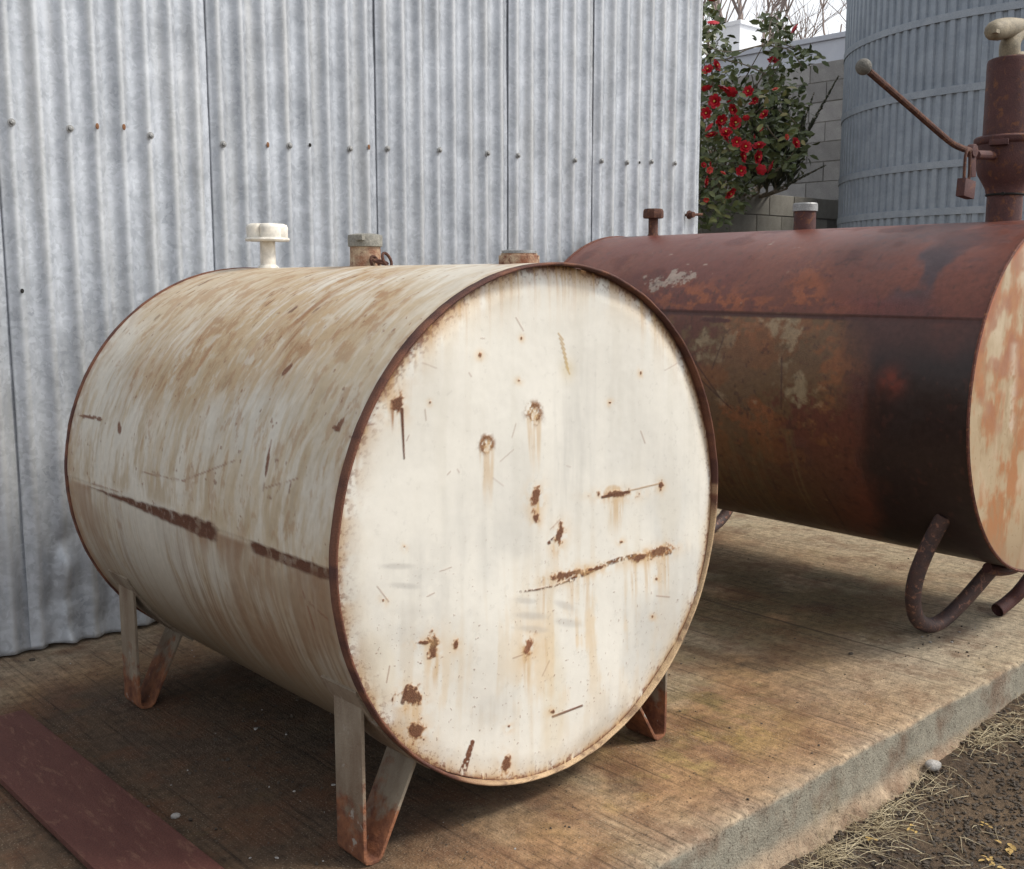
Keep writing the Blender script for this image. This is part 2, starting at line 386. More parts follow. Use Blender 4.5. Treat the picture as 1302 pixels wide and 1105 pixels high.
base = np.array([.30, .232, .150]); orange = np.array([.285, .160, .076]); brown = np.array([.066, .043, .028]); grey = np.array([.30, .265, .215]); oliv = np.array([.115, .088, .045])
C_ = np.zeros(X_.shape+(3,)) + base
def lay(c, m): global C_; C_ = C_*(1-m[..., None]) + np.array(c)*m[..., None]
n1 = fb(X_*2.1, Y_*2.1, Z_*2.1, 31, 5); n2 = fb(X_*9, Y_*6, Z_*9, 32, 5); n3 = fb(X_*26, Y_*20, Z_*30, 33, 3)
lay(orange, ss(n1+.25*(n2-.5), .32, .58)*.85)
lay((.19, .105, .06), ss(fb(X_*14, Y_*5, 0, 35, 4), .48, .68)*.65)
# dark brown area around the cream tank and beside its left flank
darkarea = ss(1.55-X_+.25*(n1-.5), -.25, .35)*ss(Y_+.12*(n2-.5), 1.33, 1.62)*(1-ss(Y_, 2.55, 2.95))
lay(brown, darkarea*.92)
lay((.055, .042, .034), ss(n1+.3*(n2-.5), .5, .75)*darkarea*.6)
ol = np.exp(-(((X_-2.95)/.55)**2+((Y_-1.95)/.42)**2)); lay(oliv, np.clip(ol*1.2, 0, .85)*ss(n2, .25, .6))  # dark olive patch paints in the shade beneath the red-brown tank
lay((.16, .115, .045), np.exp(-(((X_-2.0)/.35)**2+((Y_-1.55)/.12)**2))*ss(n3, .4, .65)*.9)
lay((.26, .185, .07), np.exp(-(((X_-1.75)/.28)**2+((Y_-1.38)/.08)**2))*ss(n3, .52, .68)*.8)
lay((.37, .33, .27), np.exp(-(((X_-3.05)/.5)**2+((Y_-1.36)/.13)**2))*.85)
lay((.29, .20, .06), np.clip(np.exp(-(((X_-1.95)/.22)**2+((Y_-1.40)/.12)**2)), 0, 1)*ss(fb(X_*16, Y_*13, 0, 36, 5, .65), .50, .62)*.5)
lay((.06, .045, .032), ss(fb(X_*5, Y_*5, 0, 37, 5, .6), .62, .72)*.5)
lay((.42, .36, .27), np.exp(-np.clip(Y_-SE, 0, 9)/.045)*(.55+.5*(n2-.5)))
lay((.25, .205, .15), ss(Y_, 2.72, 2.98)*(X_ < 3.6)*.75)
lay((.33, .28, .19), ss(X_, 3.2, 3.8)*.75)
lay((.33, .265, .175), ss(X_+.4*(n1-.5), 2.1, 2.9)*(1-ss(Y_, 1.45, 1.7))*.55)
face = (np.arange(Vs.shape[1]) >= nt_)[None, :] & np.ones((nx_, 1), bool)
fcol = np.array([.25, .23, .182])*(.85+.3*n2[..., None])
C_ = np.where(face[..., None], fcol, C_)
fl = ss(Z_, -.125, -.085); C_ = np.where(face[..., None], C_*fl[..., None]+(1-fl[..., None])*np.array([.30, .225, .155])*(.75+.5*n3[..., None]), C_)
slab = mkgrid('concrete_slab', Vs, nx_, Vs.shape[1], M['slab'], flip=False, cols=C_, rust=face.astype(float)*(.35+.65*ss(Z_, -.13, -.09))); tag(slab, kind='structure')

# ------------------------------------------------------------------ corrugated shed wall
WY = 3.06; PIT = .0762
shed = empty('corrugated_wall', (2.4, WY, 0), 'weathered grey galvanised corrugated iron shed wall behind the cream tank', 'wall')
screws_px = [(5, 155), (79, 163), (183, 172), (277, 183), (388, 500), (363, 185), (440, 189), (490, 189), (557, 191), (618, 195), (660, 198), (732, 204), (766, 205), (799, 207), (830, 206), (860, 208)]
screws_px = [q for q in screws_px if q[1] < 400]
scr = [onY(*q, WY-.01) for q in screws_px]
seams = [-.40, .36, .957, 1.562, 2.166, 2.762, 3.217, 3.905]
def sheet(x0, x1, xe, zb, seed):
    """right-hand sheet laps over the left one; its free left edge stands a little proud"""
    nw = max(1, round((x1-x0)/PIT)); pit = (x1-x0)/nw
    n = int((xe-x0)/pit*16); xs = np.linspace(x0, xe, n)
    zs = np.concatenate([np.arange(0, 1.0, .02), np.arange(1.0, 3.41, .08)])
    XX, ZZ = np.meshgrid(xs, zs, indexing='ij')
    u = (XX-x0)/pit-.42+.03*(fb(ZZ*.8, seed, 0, seed, 2)-.5)
    c = np.cos(2*np.pi*u); c = (np.exp(.55*c)-np.exp(-.55))/(np.exp(.55)-np.exp(-.55))*2-1
    yy = -.0088*c
    yy += .006*(fb(XX*3, ZZ*1.5, 0, seed+3, 3)-.5) + .0025*(fb(XX*11, ZZ*7, 0, seed+7, 3)-.5)
    yy += .0025*ss(XX, x0, x1) + .0032*ss(XX, x1-.006, x1+.004) - .0012*np.exp(-(XX-x0)/.010)*(.5+fb(ZZ*3, seed, 0, 77, 3))
    for (qx, qz, r, d) in dents:
        k = np.exp(-(((XX-qx)/r)**2+((ZZ-qz)/(r*1.5))**2)); yy += d*k
    yy += .010*(fb(XX*16, ZZ*9, 0, seed+11, 3)-.5)*(1-ss(ZZ, .15, .55))
    zz = ZZ.copy(); zz[:, 0] = zb + .012*(fb(xs*6, seed, 0, 4, 3)-.5)
    zz = np.where(ZZ < .02, zz, ZZ)
    lo = zz[:, :1]; zz = np.maximum(zz, lo + np.arange(zz.shape[1])[None, :]*.0005)
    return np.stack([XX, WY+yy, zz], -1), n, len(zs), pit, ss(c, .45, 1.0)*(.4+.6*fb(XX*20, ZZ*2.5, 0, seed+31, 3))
dents = []
for (qx, qy, r, d) in ((82, 690, .022, .016), (88, 720, .018, -.014), (88, 760, .020, .017), (92, 790, .016, .012), (60, 770, .025, .010), (128, 785, .02, .010), (95, 815, .02, -.012), (62, 820, .02, .012), (130, 720, .02, .009), (360, 150, .02, .008)):
    p = onY(qx, qy, WY); dents.append((p[0], p[2], r, d))
surf = []
for i in range(len(seams)-1):
    x0, x1 = seams[i], seams[i+1]; last = i == len(seams)-2
    V, n, m, pit, crest = sheet(x0, x1, x1 if last else x1+.05, (.012, .006, .010, .024, .022, .02, .02)[i], 40+i*5)
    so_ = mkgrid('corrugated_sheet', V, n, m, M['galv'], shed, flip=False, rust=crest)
    sf = so_.modifiers.new('thickness', 'SOLIDIFY'); sf.thickness = .0012; sf.offset = 1
    surf.append((x0, x1, pit))
def wall_y(x):
    for x0, x1, pit in surf:
        if x0 <= x <= x1: return WY-.0095*math.cos(2*math.pi*((x-x0)/pit-.42))
    return WY-.0095
def snap(x):
    for x0, x1, pit in surf:
        if x0 <= x <= x1: k = round((x-x0)/pit-.42); return x0+(max(k, 0)+.42)*pit
    return x
sb = MB(); sb.lathe([(.0105, 0), (.0105, .0018), (.0065, .0022), (.0062, .0055), (.004, .0075), (0, .008)], (0, 0, 0), 10, (0, -1, 0))
sme = None
for p in scr:
    x = snap(p[0]); z = p[2]
    if sme is None:
        o = sb.build('screw', M['screw'], None, org=(0, 0, 0)); sme = o.data; o.parent = shed; o.location = Vector((x, wall_y(x)-.004, z))-shed.location
    else: link('screw', sme, shed, Vector((x, wall_y(x)-.004, z))-shed.location)
spot = MB(); spot.lathe([(.0052, 0), (.0042, .0012), (0, .0015)], (0, 0, 0), 10, (0, -1, 0)); sp_me = None
for (qx, qy, mm) in ((116, 160, 'stain'), (150, 161, 'stain'), (337, 184, 'stain'), (467, 187, 'stain'), (388, 184, 'dark'), (815, 207, 'dark'), (26, 370, 'dark')):
    p = onY(qx, qy, WY-.01); x = snap(p[0])
    o = spot.build('nail_hole', M[mm], None, org=(0, 0, 0)); o.scale = (1, 1, 1.7 if mm == 'stain' else 1.2); o.parent = shed
    o.location = Vector((x, wall_y(x)-.0035, p[2]))-shed.location
# bolt that sticks out by the corner
p = onY(880, 273, WY-.03)
b = MB(); b.lathe([(0, -.028), (.012, -.027), (.014, -.014), (.012, -.006), (.019, -.005), (.019, 0), (.006, .001), (.006, .04)], (p[0], WY-.012, p[2]), 12, (0, 1, 0)); b.build('bolt', M['rust'], shed)
b = MB(); b.tube([(p[0]+.0, WY-.03, p[2]), (p[0]+.07, WY-.03, p[2]+.004)], .006, 8); b.build('bolt', M['rust'], shed)
# return wall and framing behind
zs = np.array([0.02, .9, 1.8, 2.6, 3.4]); ys = np.linspace(WY+.012, WY+3.0, 280)
YY, ZZ = np.meshgrid(ys, zs, indexing='ij')
mkgrid('corrugated_sheet', np.stack([3.895-.0085*np.cos(2*np.pi*YY/PIT), YY, ZZ], -1), len(ys), len(zs), M['galv'], shed, flip=True)
b = MB(); b.box((1.7, WY+.07, .045), (4.3, .09, .085)); b.build('sole_plate', M['wood'], shed, False, bevel=.003)
for zz in (1.2, 2.2, 3.2):
    b = MB(); b.box((1.7, WY+.055, zz), (4.3, .07, .045)); b.build('girt', M['wood'], shed, False)

# ------------------------------------------------------------------ cream tank
TX, TZ, TR, TY0, TY1 = 1.447, .5626, .507, 1.466, 2.668
tank = empty('fuel_tank', (TX, 2.05, 0), 'cream painted round steel tank with rust streaks on four strap legs', 'tank', None)
def cylpts(cx, cz, r, y0, y1, th, ys, slope=0.0):
    T, Yg = np.meshgrid(th, ys, indexing='ij'); R_ = r(T, Yg) if callable(r) else r
    return T, Yg, np.stack([cx+slope*(Yg-y0)+R_*np.cos(T), Yg, cz+R_*np.sin(T)], -1)
cream = np.array([.575, .54, .465]); tan = np.array([.40, .275, .145]); rustc = np.array([.105, .041, .021]); rustl = np.array([.30, .135, .05]); ygrey = np.array([.44, .42, .37])
class Paint:
    def __init__(s, P, base):
        s.P = P; sh = P.shape[:-1]; a, b = proj(P.reshape(-1, 3)); s.x = a.reshape(sh); s.y = b.reshape(sh)
        s.C = np.zeros(sh+(3,)) + np.array(base); s.r = np.zeros(sh)
    def lay(s, c, m, rust=0.0):
        m = np.clip(m, 0, 1); c = np.asarray(c)
        s.C = s.C*(1-m[..., None]) + (c if c.ndim > 1 else c[None, None, :])*m[..., None]
        if rust: s.r = np.maximum(s.r, m*rust)
    def g(s, x, y, rx, ry, ang=0.0, p=1.0):
        a = math.radians(ang); dx, dy = s.x-x, s.y-y
        u = dx*math.cos(a)+dy*math.sin(a); v = -dx*math.sin(a)+dy*math.cos(a)
        return np.exp(-((u/rx)**2+(v/ry)**2)**p)
    def seg(s, x0, y0, x1, y1, w0, w1=None, soft=1.2):
        w1 = w0 if w1 is None else w1
        dx, dy = x1-x0, y1-y0; L2 = dx*dx+dy*dy; t = np.clip(((s.x-x0)*dx+(s.y-y0)*dy)/L2, 0, 1)
        d = np.hypot(s.x-x0-t*dx, s.y-y0-t*dy); return 1-ss(d, (w0+(w1-w0)*t)-soft*.5, (w0+(w1-w0)*t)+soft*.7)
# --- shell
nth, nyy = 560, 420
th = np.concatenate([np.linspace(math.radians(80), math.radians(250), nth-100), np.linspace(math.radians(251.5), math.radians(438.5), 100)])
ys = np.linspace(TY0, TY1, nyy)
def r_shell(T, Y):
    step = .0014*ss(np.degrees(T), 179.5, 180.1)*(np.degrees(T) < 430)         # upper sheet laps over the lower one
    return TR - step + .0035*(fb(np.cos(T)*2.2+5, np.sin(T)*2.2+5, Y*2, 51, 3)-.5)
T, Yg, P = cylpts(TX, TZ, r_shell, TY0, TY1, th, ys)
pt = Paint(P, cream)
deg = np.degrees(T)
arc = T*TR
wrp = .05*(fb(Yg*5, arc*6, 0, 60, 3)-.5); st = .6*fb((Yg+1.6*wrp)*11, arc*4.6, 0, 61, 5)+.4*fb((Yg+wrp)*40, arc*8, 0, 59, 5); st2 = fb(Yg*90+3*vn(arc*4, Yg*3, 0, 5), arc*3.2, 0, 62, 4); blot = fb(Yg*3.2, arc*3.0, 0, 63, 4); fine = fb(Yg*70, arc*60, 0, 64, 3)
pt.lay(ygrey, ss(st, .38, .75)*.55)
pt.lay((.52, .44, .32), ss(blot+.5*(st-.5), .40, .68)*.55)
big = np.clip(pt.g(330, 430, 165, 62, -22)+pt.g(430, 385, 90, 42, -25)+.6*pt.g(250, 480, 90, 38, -12)+.35*pt.g(230, 330, 90, 30, -20), 0, 1)
pt.lay(tan, big*ss(st+.8*(blot-.5)+.22*big, .42, .74)*.8)
pt.lay((.33, .165, .075), big*ss(st2, .58, .72)*.4, .3)
dry = fb((Yg+wrp)*95, arc*17, 0, 74, 4, .6); dry2 = fb((Yg+.5*wrp)*48, arc*24, 0, 75, 5, .65)
pt.lay((.40, .275, .15), big*ss(dry+.5*(st-.5)+.5*(blot-.5)+.12*big, .52, .66)*.7, .1)
pt.lay((.30, .155, .07), big*ss(dry2+.6*(blot-.5)+.4*(st-.5)+.06*big, .60, .72)*.62, .4)
pt.lay((.55, .52, .45), big*ss(1-dry2+.3*(st-.5), .60, .70)*.55)
pt.lay(rustl*.8, pt.g(374, 432, 34, 8, -55)*.8*ss(st2, .3, .6), .5)
pt.lay(rustl*.85, pt.g(400, 392, 32, 7, -38)*ss(st2, .35, .6)*.8, .5)
upper = ss(180-deg, 0, 3)
pt.lay((.36, .27, .16), ss(fb((Yg+1.5*wrp)*22, arc*7, 0, 66, 5, .6)+.35*(fb(Yg*60, arc*14, 0, 76, 4)-.5), .52, .76)*ss(deg, 120, 165)*upper*.7)
# short dark scuffs along the top
pt.lay(rustc, ss(fb(Yg*75, arc*20, 0, 67, 3), .74, .80)*ss(fb(Yg*4, arc*4, 0, 68, 2), .5, .66)*(1-ss(deg, 125, 150))*.75, .6)
pt.lay((.43, .33, .20), ss(.6*dry+.4*fb((Yg+wrp)*30, arc*10, 0, 95, 5, .6)+.5*(blot-.5), .44, .62)*.5)
pt.lay((.34, .20, .10), ss(dry2+.5*(blot-.5)+.4*(st-.5), .62, .74)*.45, .2)
# below the lap seam: brown stain with underside shade painted into it, fine combed streaks
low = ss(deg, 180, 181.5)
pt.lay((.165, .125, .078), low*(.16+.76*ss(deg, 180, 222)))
comb = fb((Yg+.6*wrp)*150, arc*1.2, 0, 69, 4)
pt.lay((.19, .125, .075), low*ss(comb+.5*(blot-.5), .45, .75)*(.25+.45*ss(deg, 182, 205)))
pt.lay((.30, .27, .215), low*ss(1-comb, .55, .75)*.3)
pt.lay((.26, .14, .07), low*np.exp(-(deg-180)/8.0*(deg > 180))*ss(st+.4*(blot-.5), .42, .66)*.8, .3)
pt.lay((.22, .13, .075), low*ss(blot+.3*(st-.5), .52, .72)*.5)
pt.lay((.125, .088, .052), ss(deg, 200, 245)*low*.8)  # darkens towards the belly: underside shade put into the colour
# rust at the seam
sw = np.where(Yg < 1.80, 1.6, np.clip(2.6-(Yg-1.9)*3.6, .5, 2.6))
jag = .035*(fb(Yg*30, arc*120, 0, 78, 4)-.5); gapm = 1-ss(Yg+jag, 1.735, 1.765)*(1-ss(Yg+jag, 1.875, 1.905))
pt.lay(rustc*1.15, gapm*ss(sw*(.85+.3*fb(Yg*24, arc*9, 0, 79, 4))-np.abs(deg-180.8+.6*(fb(Yg*55, arc*40, 0, 80, 4)-.5)), 0, .7)*(1-ss(Yg, 2.50, 2.55))*(.65+.35*ss(fine, .3, .5)), 1)
for a in ((112, 530, 11, 3, 8), (127, 533, 4, 3, 0), (432, 540, 10, 3, -60), (428, 545, 6, 3, 20), (152, 545, 3, 8, 0), (340, 590, 2.0, 22, 8), (365, 470, 10, 3, -50)):
    pt.lay(rustc*1.6, ss(pt.g(*a)+.6*(fine-.5), .32, .55)*.9, .8)
for x0, y0, x1, y1 in ((345, 560, 332, 640), (180, 600, 235, 612), (230, 612, 300, 585), (338, 620, 390, 605), (118, 615, 150, 625), (392, 765, 420, 790), (385, 752, 400, 800)):
    pt.lay(rustc*2.0, pt.seg(x0, y0, x1, y1, .9)*.55*ss(fine, .3, .5), .6)
# spill round the fittings and the rims
nearend = np.exp(-(Yg-TY0)/.02); farend = np.exp(-(TY1-Yg)/.035)
pt.lay((.36, .20, .10), nearend*ss(fine, .35, .65)*.8, .5); pt.lay((.33, .19, .10), farend*ss(fine, .25, .6)*.9, .5)
for fy in (1.57, 2.10, 2.545):
    pt.lay(rustl, np.exp(-(((Yg-fy)/.05)**2+((deg-90)/7.5)**2))*ss(fine, .3, .6)*.8, .5)
pt.lay(rustc*1.8, ss(fine, .80, .85)*.6*(1-low), .8)
mkgrid('shell', P, nth, nyy, M['creamshell'], tank, flip=True, cols=pt.C, rust=pt.r)
# --- front and back end plates
def disc(n, cx, cz, r, y, dish):
    a = np.linspace(-r, r, n); A, B = np.meshgrid(a, a, indexing='ij')
    # square to disc mapping keeps a clean round edge
    u, v = A/r, B/r; dx = u*np.sqrt(1-v*v/2); dz = v*np.sqrt(1-u*u/2)
    rr = np.hypot(dx, dz); return np.stack([cx+dx*r, y+dish(dx, dz, rr), cz+dz*r], -1), rr, dx, dz
def dish1(u, v, rr):
    return .017*(fb(u*1.6+9, v*1.3+4, 0, 71, 2)-.5)*2 + .006*np.exp(-(((u-.1)/.12)**2+((v-.1)/.4)**2)) - .004*np.exp(-(((u-.75)/.16)**2+((v+.1)/.22)**2)) + .012*(1-ss(rr, .0, .97))*.5 + .004*ss(rr, .9, 1.0)
P, rr, du, dv = disc(520, TX, TZ, TR-.004, TY0+.010, dish1)
pt = Paint(P, (.685, .66, .595))
x, y = pt.x, pt.y
fz = fb(du*90, dv*90, 0, 81, 3); md = fb(du*14, dv*14, 0, 82, 4); vst = fb(du*26, dv*2.2, 0, 83, 5); lg = fb(du*3, dv*3, 0, 84, 4); vfn = fb(du*70, dv*6, 0, 85, 4); md2 = fb(du*34, dv*34, 0, 87, 4)
pt.lay((.62, .59, .515), ss(vst, .45, .8)*.4)
pt.lay((.52, .51, .475), ss(lg+.35*(vst-.5)+.12*du, .42, .70)*.6*ss(-dv, -.75, .3))  # grey shading painted in, stronger towards the lower right
pt.lay((.60, .53, .40), ss(fb(du*6, dv*2.5, 0, 86, 4), .52, .75)*.5*ss(-dv, -.4, .6))
pt.lay((.47, .46, .43), (pt.g(730, 560, 34, 120, 8)*ss(vst, .3, .7)+.7*pt.g(545, 770, 60, 70)*ss(md, .35, .6))*.45)  # vertical grey streak near the middle is shading put into the colour
pt.lay((.62, .46, .27), .45*(pt.g(770, 790, 60, 80)+pt.g(690, 840, 70, 90)+.8*pt.g(550, 870, 50, 70))*ss(vst+.4*(md-.5), .45, .72))
# rust creeping in from the rim
ed = 1-rr; topk = ss(dv, .3, .95); leftk = ss(-du, .3, .95)
halo = np.exp(-ed/(.028+.035*topk))
pt.lay((.60, .42, .20), halo*ss(vst+.5*(md-.5), .2, .55)*.85)
pt.lay((.36, .19, .08), np.exp(-ed/(.014+.018*topk+.016*leftk))*ss(md+.4*(vfn-.5), .24, .5)*1.05, .4)
spk = ss(fb(du*95, dv*95, 0, 88, 3)+.30*np.exp(-ed/(.028+.012*leftk))*(.45+.5*leftk+.4*topk), .66, .78)
pt.lay((.50, .36, .20), np.exp(-ed/.045)*(leftk+.5*ss(-dv, .3, .9))*ss(md, .35, .65)*.55)
pt.lay(rustc*1.7, spk*np.clip(np.exp(-ed/.032)*1.5, 0, 1)*.8, .6)
pt.lay(rustc*1.3, np.exp(-ed/.009)*ss(vfn, .2, .5)*1.2, .9)
drip = ss(fb(du*55, dv*2.0, 0, 89, 3), .58, .72)*np.exp(-ed/.07)*topk; pt.lay((.45, .27, .11), drip*.9, .4)
pt.lay((.055, .035, .025), np.exp(-ed/.012)*ss(np.cos(np.arctan2(dv, du)-math.radians(50)), .90, 1)*.9, .5)
def blob(x0, y0, rx, ry, a=0, c=1.2, thr=.42, k=.9):
    m = ss(pt.g(x0, y0, rx*.92, ry*.92, a)+.8*(fz-.5)+.9*(md2-.5), thr-.09, thr+.09)*(pt.g(x0, y0, rx*1.6, ry*1.6, a) > .2)
    pt.lay((.58, .38, .18), pt.g(x0, y0+ry*.4, rx*1.8+2, ry*1.8+2, a)*.6*ss(md2, .25, .6)); pt.lay((.36, .175, .07), ss(pt.g(x0, y0, rx*1.15, ry*1.15, a)+.8*(fz-.5)+.9*(md2-.5), thr-.16, thr+.16)*(pt.g(x0, y0, rx*1.7, ry*1.7, a) > .2)*.85, .7); pt.lay(rustc*c, m*k, 1)
def run(x0, y0, y1, wd, k=.55, c=(.50, .32, .14)):
    pt.lay(c, pt.seg(x0, y0, x0+2, y1, wd, wd*.5, 3)*(1-ss(y, y0+(y1-y0)*.3, y1))*k*ss(vfn, .25, .6)*(1-.9*np.clip(pt.r*1.3, 0, 1)), .0)
blob(505, 514, 7, 11); run(499, 515, 560, 3, .9, rustl); pt.lay(rustc*1.2, pt.seg(511, 520, 514, 583, 2, .8), 1)
for q in ((679, 525, 10, 14), (619, 565, 9, 12)):
    m = pt.g(*q, 0, 3); pt.lay((.50, .31, .13), m*.8*ss(fz+.3*(md-.5), .3, .6), .5)
    ring = np.exp(-((np.hypot((x-q[0])/q[2], (y-q[1])/q[3])-.75)/.38)**2); pt.lay(rustl*.75, ring*ss(md2*.6+fz*.4, .40, .56)*.95, .8); pt.lay(rustc*1.3, pt.g(*q)*ss(md2*.5+fz*.5, .56, .66)*.9, .9); run(q[0], q[1]+8, q[1]+90, 9, .5)
blob(681, 632, 6, 11, 8, 1.5); run(681, 636, 672, 4, .8); blob(682, 660, 3, 5)
blob(711, 680, 5, 11, 15); pt.lay(rustc*1.2, pt.seg(698, 690, 712, 677, 2, 1.2)*ss(fz, .3, .5), .9); run(706, 685, 740, 4, .4)
blob(783, 628, 17, 4, -2, 1.3); pt.lay(rustc*1.2, pt.seg(766, 632, 800, 625, 1.6), 1); run(780, 630, 690, 13, .6); pt.lay((.35, .22, .12), pt.seg(800, 624, 842, 614, .9)*.8, .4); blob(840, 617, 2.5, 4)
for k in range(9):
    a0, a1 = k/9, (k+1)/9; X0, X1 = 662+188*a0, 662+188*a1; f0 = lambda a: 752-54*a+5*math.sin(a*7)
    pt.lay(rustc*1.3, pt.seg(X0, f0(a0), X1, f0(a1), .9+1.6*(.3 < a0 < .7)+3.2*(a0 > .82), None, 2)*ss(fz+.6*(md-.5), .25 if a0 > .8 else .36, .5), 1)
blob(838, 701, 14, 5, -16, 1.3); blob(812, 709, 10, 3.5, -16, 1.3); blob(722, 731, 18, 5, -14, 1.3, .46); blob(760, 722, 14, 3, -14, 1.3, .5)
for q in (690, 725, 745, 805, 822, 838, 846): run(q, 745-(q-660)*.27, 815-(q-660)*.2, 4, .5)
for k in range(8): pt.lay((.42, .27, .10), pt.seg(710+k*1.4, 424+k*6, 716+k*1.2, 432+k*6.2, .8)*.8, .3)
pt.lay((.55, .42, .2), pt.g(722, 470, 9, 14)*.4)
blob(551, 824, 5, 14); blob(537, 817, 9, 2.5); run(552, 835, 885, 5, .6)
blob(522, 886, 12, 10, 0, 1.15, .36); pt.lay(rustc*1.15, pt.seg(512, 893, 516, 878, 2.5, 2)*.9, 1); blob(528, 928, 10, 9, -20, 1.3, .4); run(524, 890, 945, 12, .5)
pt.lay(rustc*1.5, pt.seg(601, 943, 588, 983, 2.5, 4.5)*ss(fz+.4*(md-.5), .25, .5), .9); blob(643, 972, 5, 11, 8, 1.4, .48); blob(672, 822, 5, 12, 15, 2.0, .5); run(669, 825, 900, 5, .5); run(693, 815, 870, 3, .35)
pt.lay(rustc*1.5, pt.seg(703, 911, 740, 897, 1.2)*.95, .9); blob(580, 819, 3, 6, 10, 1.4, .5); blob(703, 905, 3, 2)
for (ax, ay, rx, ry, an) in ((668, 764, 14, 4, 5), (675, 783, 20, 5, 3), (678, 800, 18, 4.5, 5), (722, 792, 17, 5.5, 10), (718, 770, 14, 5, 20), (505, 720, 22, 4, 0), (515, 745, 20, 4, 5)):
    pt.lay((.36, .345, .32), pt.g(ax, ay, rx, ry, an, 2)*.42)
for k in range(26):
    ax, ay = 470+400*random.random(), 400+520*random.random(); an = random.uniform(0, 6.28); L = random.uniform(4, 24)
    pt.lay(rustc*2.2, pt.seg(ax, ay, ax+L*math.cos(an), ay+L*math.sin(an), .6)*random.uniform(.25, .7), .5)
for k in range(16):
    blob(random.uniform(450, 890), random.uniform(380, 960), random.uniform(1.2, 2.4), random.uniform(1.2, 3), 0, random.uniform(1, 2), .6, .8)
pt.lay(rustc*2.2, ss(fb(du*110, dv*110, 0, 90, 3), .80, .85)*.6*ss(-dv, -.3, .5), .8)
endp = mkgrid('end_plate', P, 520, 520, M['cream'], tank, flip=False, cols=pt.C, rust=pt.r)
P, rr, du, dv = disc(60, TX, TZ, TR-.004, TY1-.010, lambda u, v, r: -.010*(1-ss(r, 0, .97)))
mkgrid('end_plate', P, 60, 60, M['cream'], tank, flip=True, cols=np.zeros(P.shape)+cream*.8, rust=np.zeros(P.shape[:-1])+.3)
# --- rims: folded chime standing proud of the plate
def rim(y0, y1, sgn, worn, seed=1, r0=TR-.0036, r1=TR+.0022):
    n = 420; a = np.linspace(0, 2*np.pi, n, endpoint=False)
    pr = np.array([(r0, y1), (r0, y0+sgn*.002), (r0+.0018, y0), (r1-.0018, y0), (r1, y0+sgn*.002), (r1, y1), (r1-.004, y1)])
    wv = .0022*(fb(np.cos(a)*3+4, np.sin(a)*3+4, 0, seed, 3)-.5)+.0016*(fb(np.cos(a)*16+20, np.sin(a)*16+20, 0, seed+4, 2)-.5)
    wy = .004*(fb(np.cos(a)*4+4, np.sin(a)*4+4, 0, seed+8, 3)-.5)
    rr_ = pr[None, :, 0]+wv[:, None]; V = np.stack([TX+rr_*np.cos(a)[:, None], pr[None, :, 1]+wy[:, None]+0*rr_, TZ+rr_*np.sin(a)[:, None]], -1)
    A = np.degrees(a)[:, None]+0*rr_; n1 = fb(np.cos(a)*16+50, np.sin(a)*16+50, 0, seed+12, 5)[:, None]+0*rr_; n2 = fb(np.cos(a)[:, None]*110+200, np.sin(a)[:, None]*110+200, np.arange(7)[None, :]*1.0, seed+14, 2)
    Cc = np.zeros(V.shape)+np.array([.085, .032, .023]); k = ss(n1, .35, .65)[..., None]; Cc = Cc*(1-.75*k)+.75*k*np.array([.19, .075, .04])
    if worn:
        w = (ss(A+14*(n1-.5), 236, 262)*(1-ss(A, 352, 359))+(A < 8)*.4*ss(n1, .4, .6))*(np.arange(7)[None, :] < 4); w = np.clip(w*(.35+.65*ss(n1*.6+n2*.4, .30, .55)), 0, 1)[..., None]
        Cc = Cc*(1-w)+w*np.array([.52, .37, .22])
    return mkgrid('rim', V, n, 7, M['cream'], tank, wrap=True, flip=True, cols=Cc, rust=np.full(V.shape[:-1], .8))
rim(TY0-.004, TY0+.017, 1, True); rim(TY1+.002, TY1-.014, -1, False, 3)
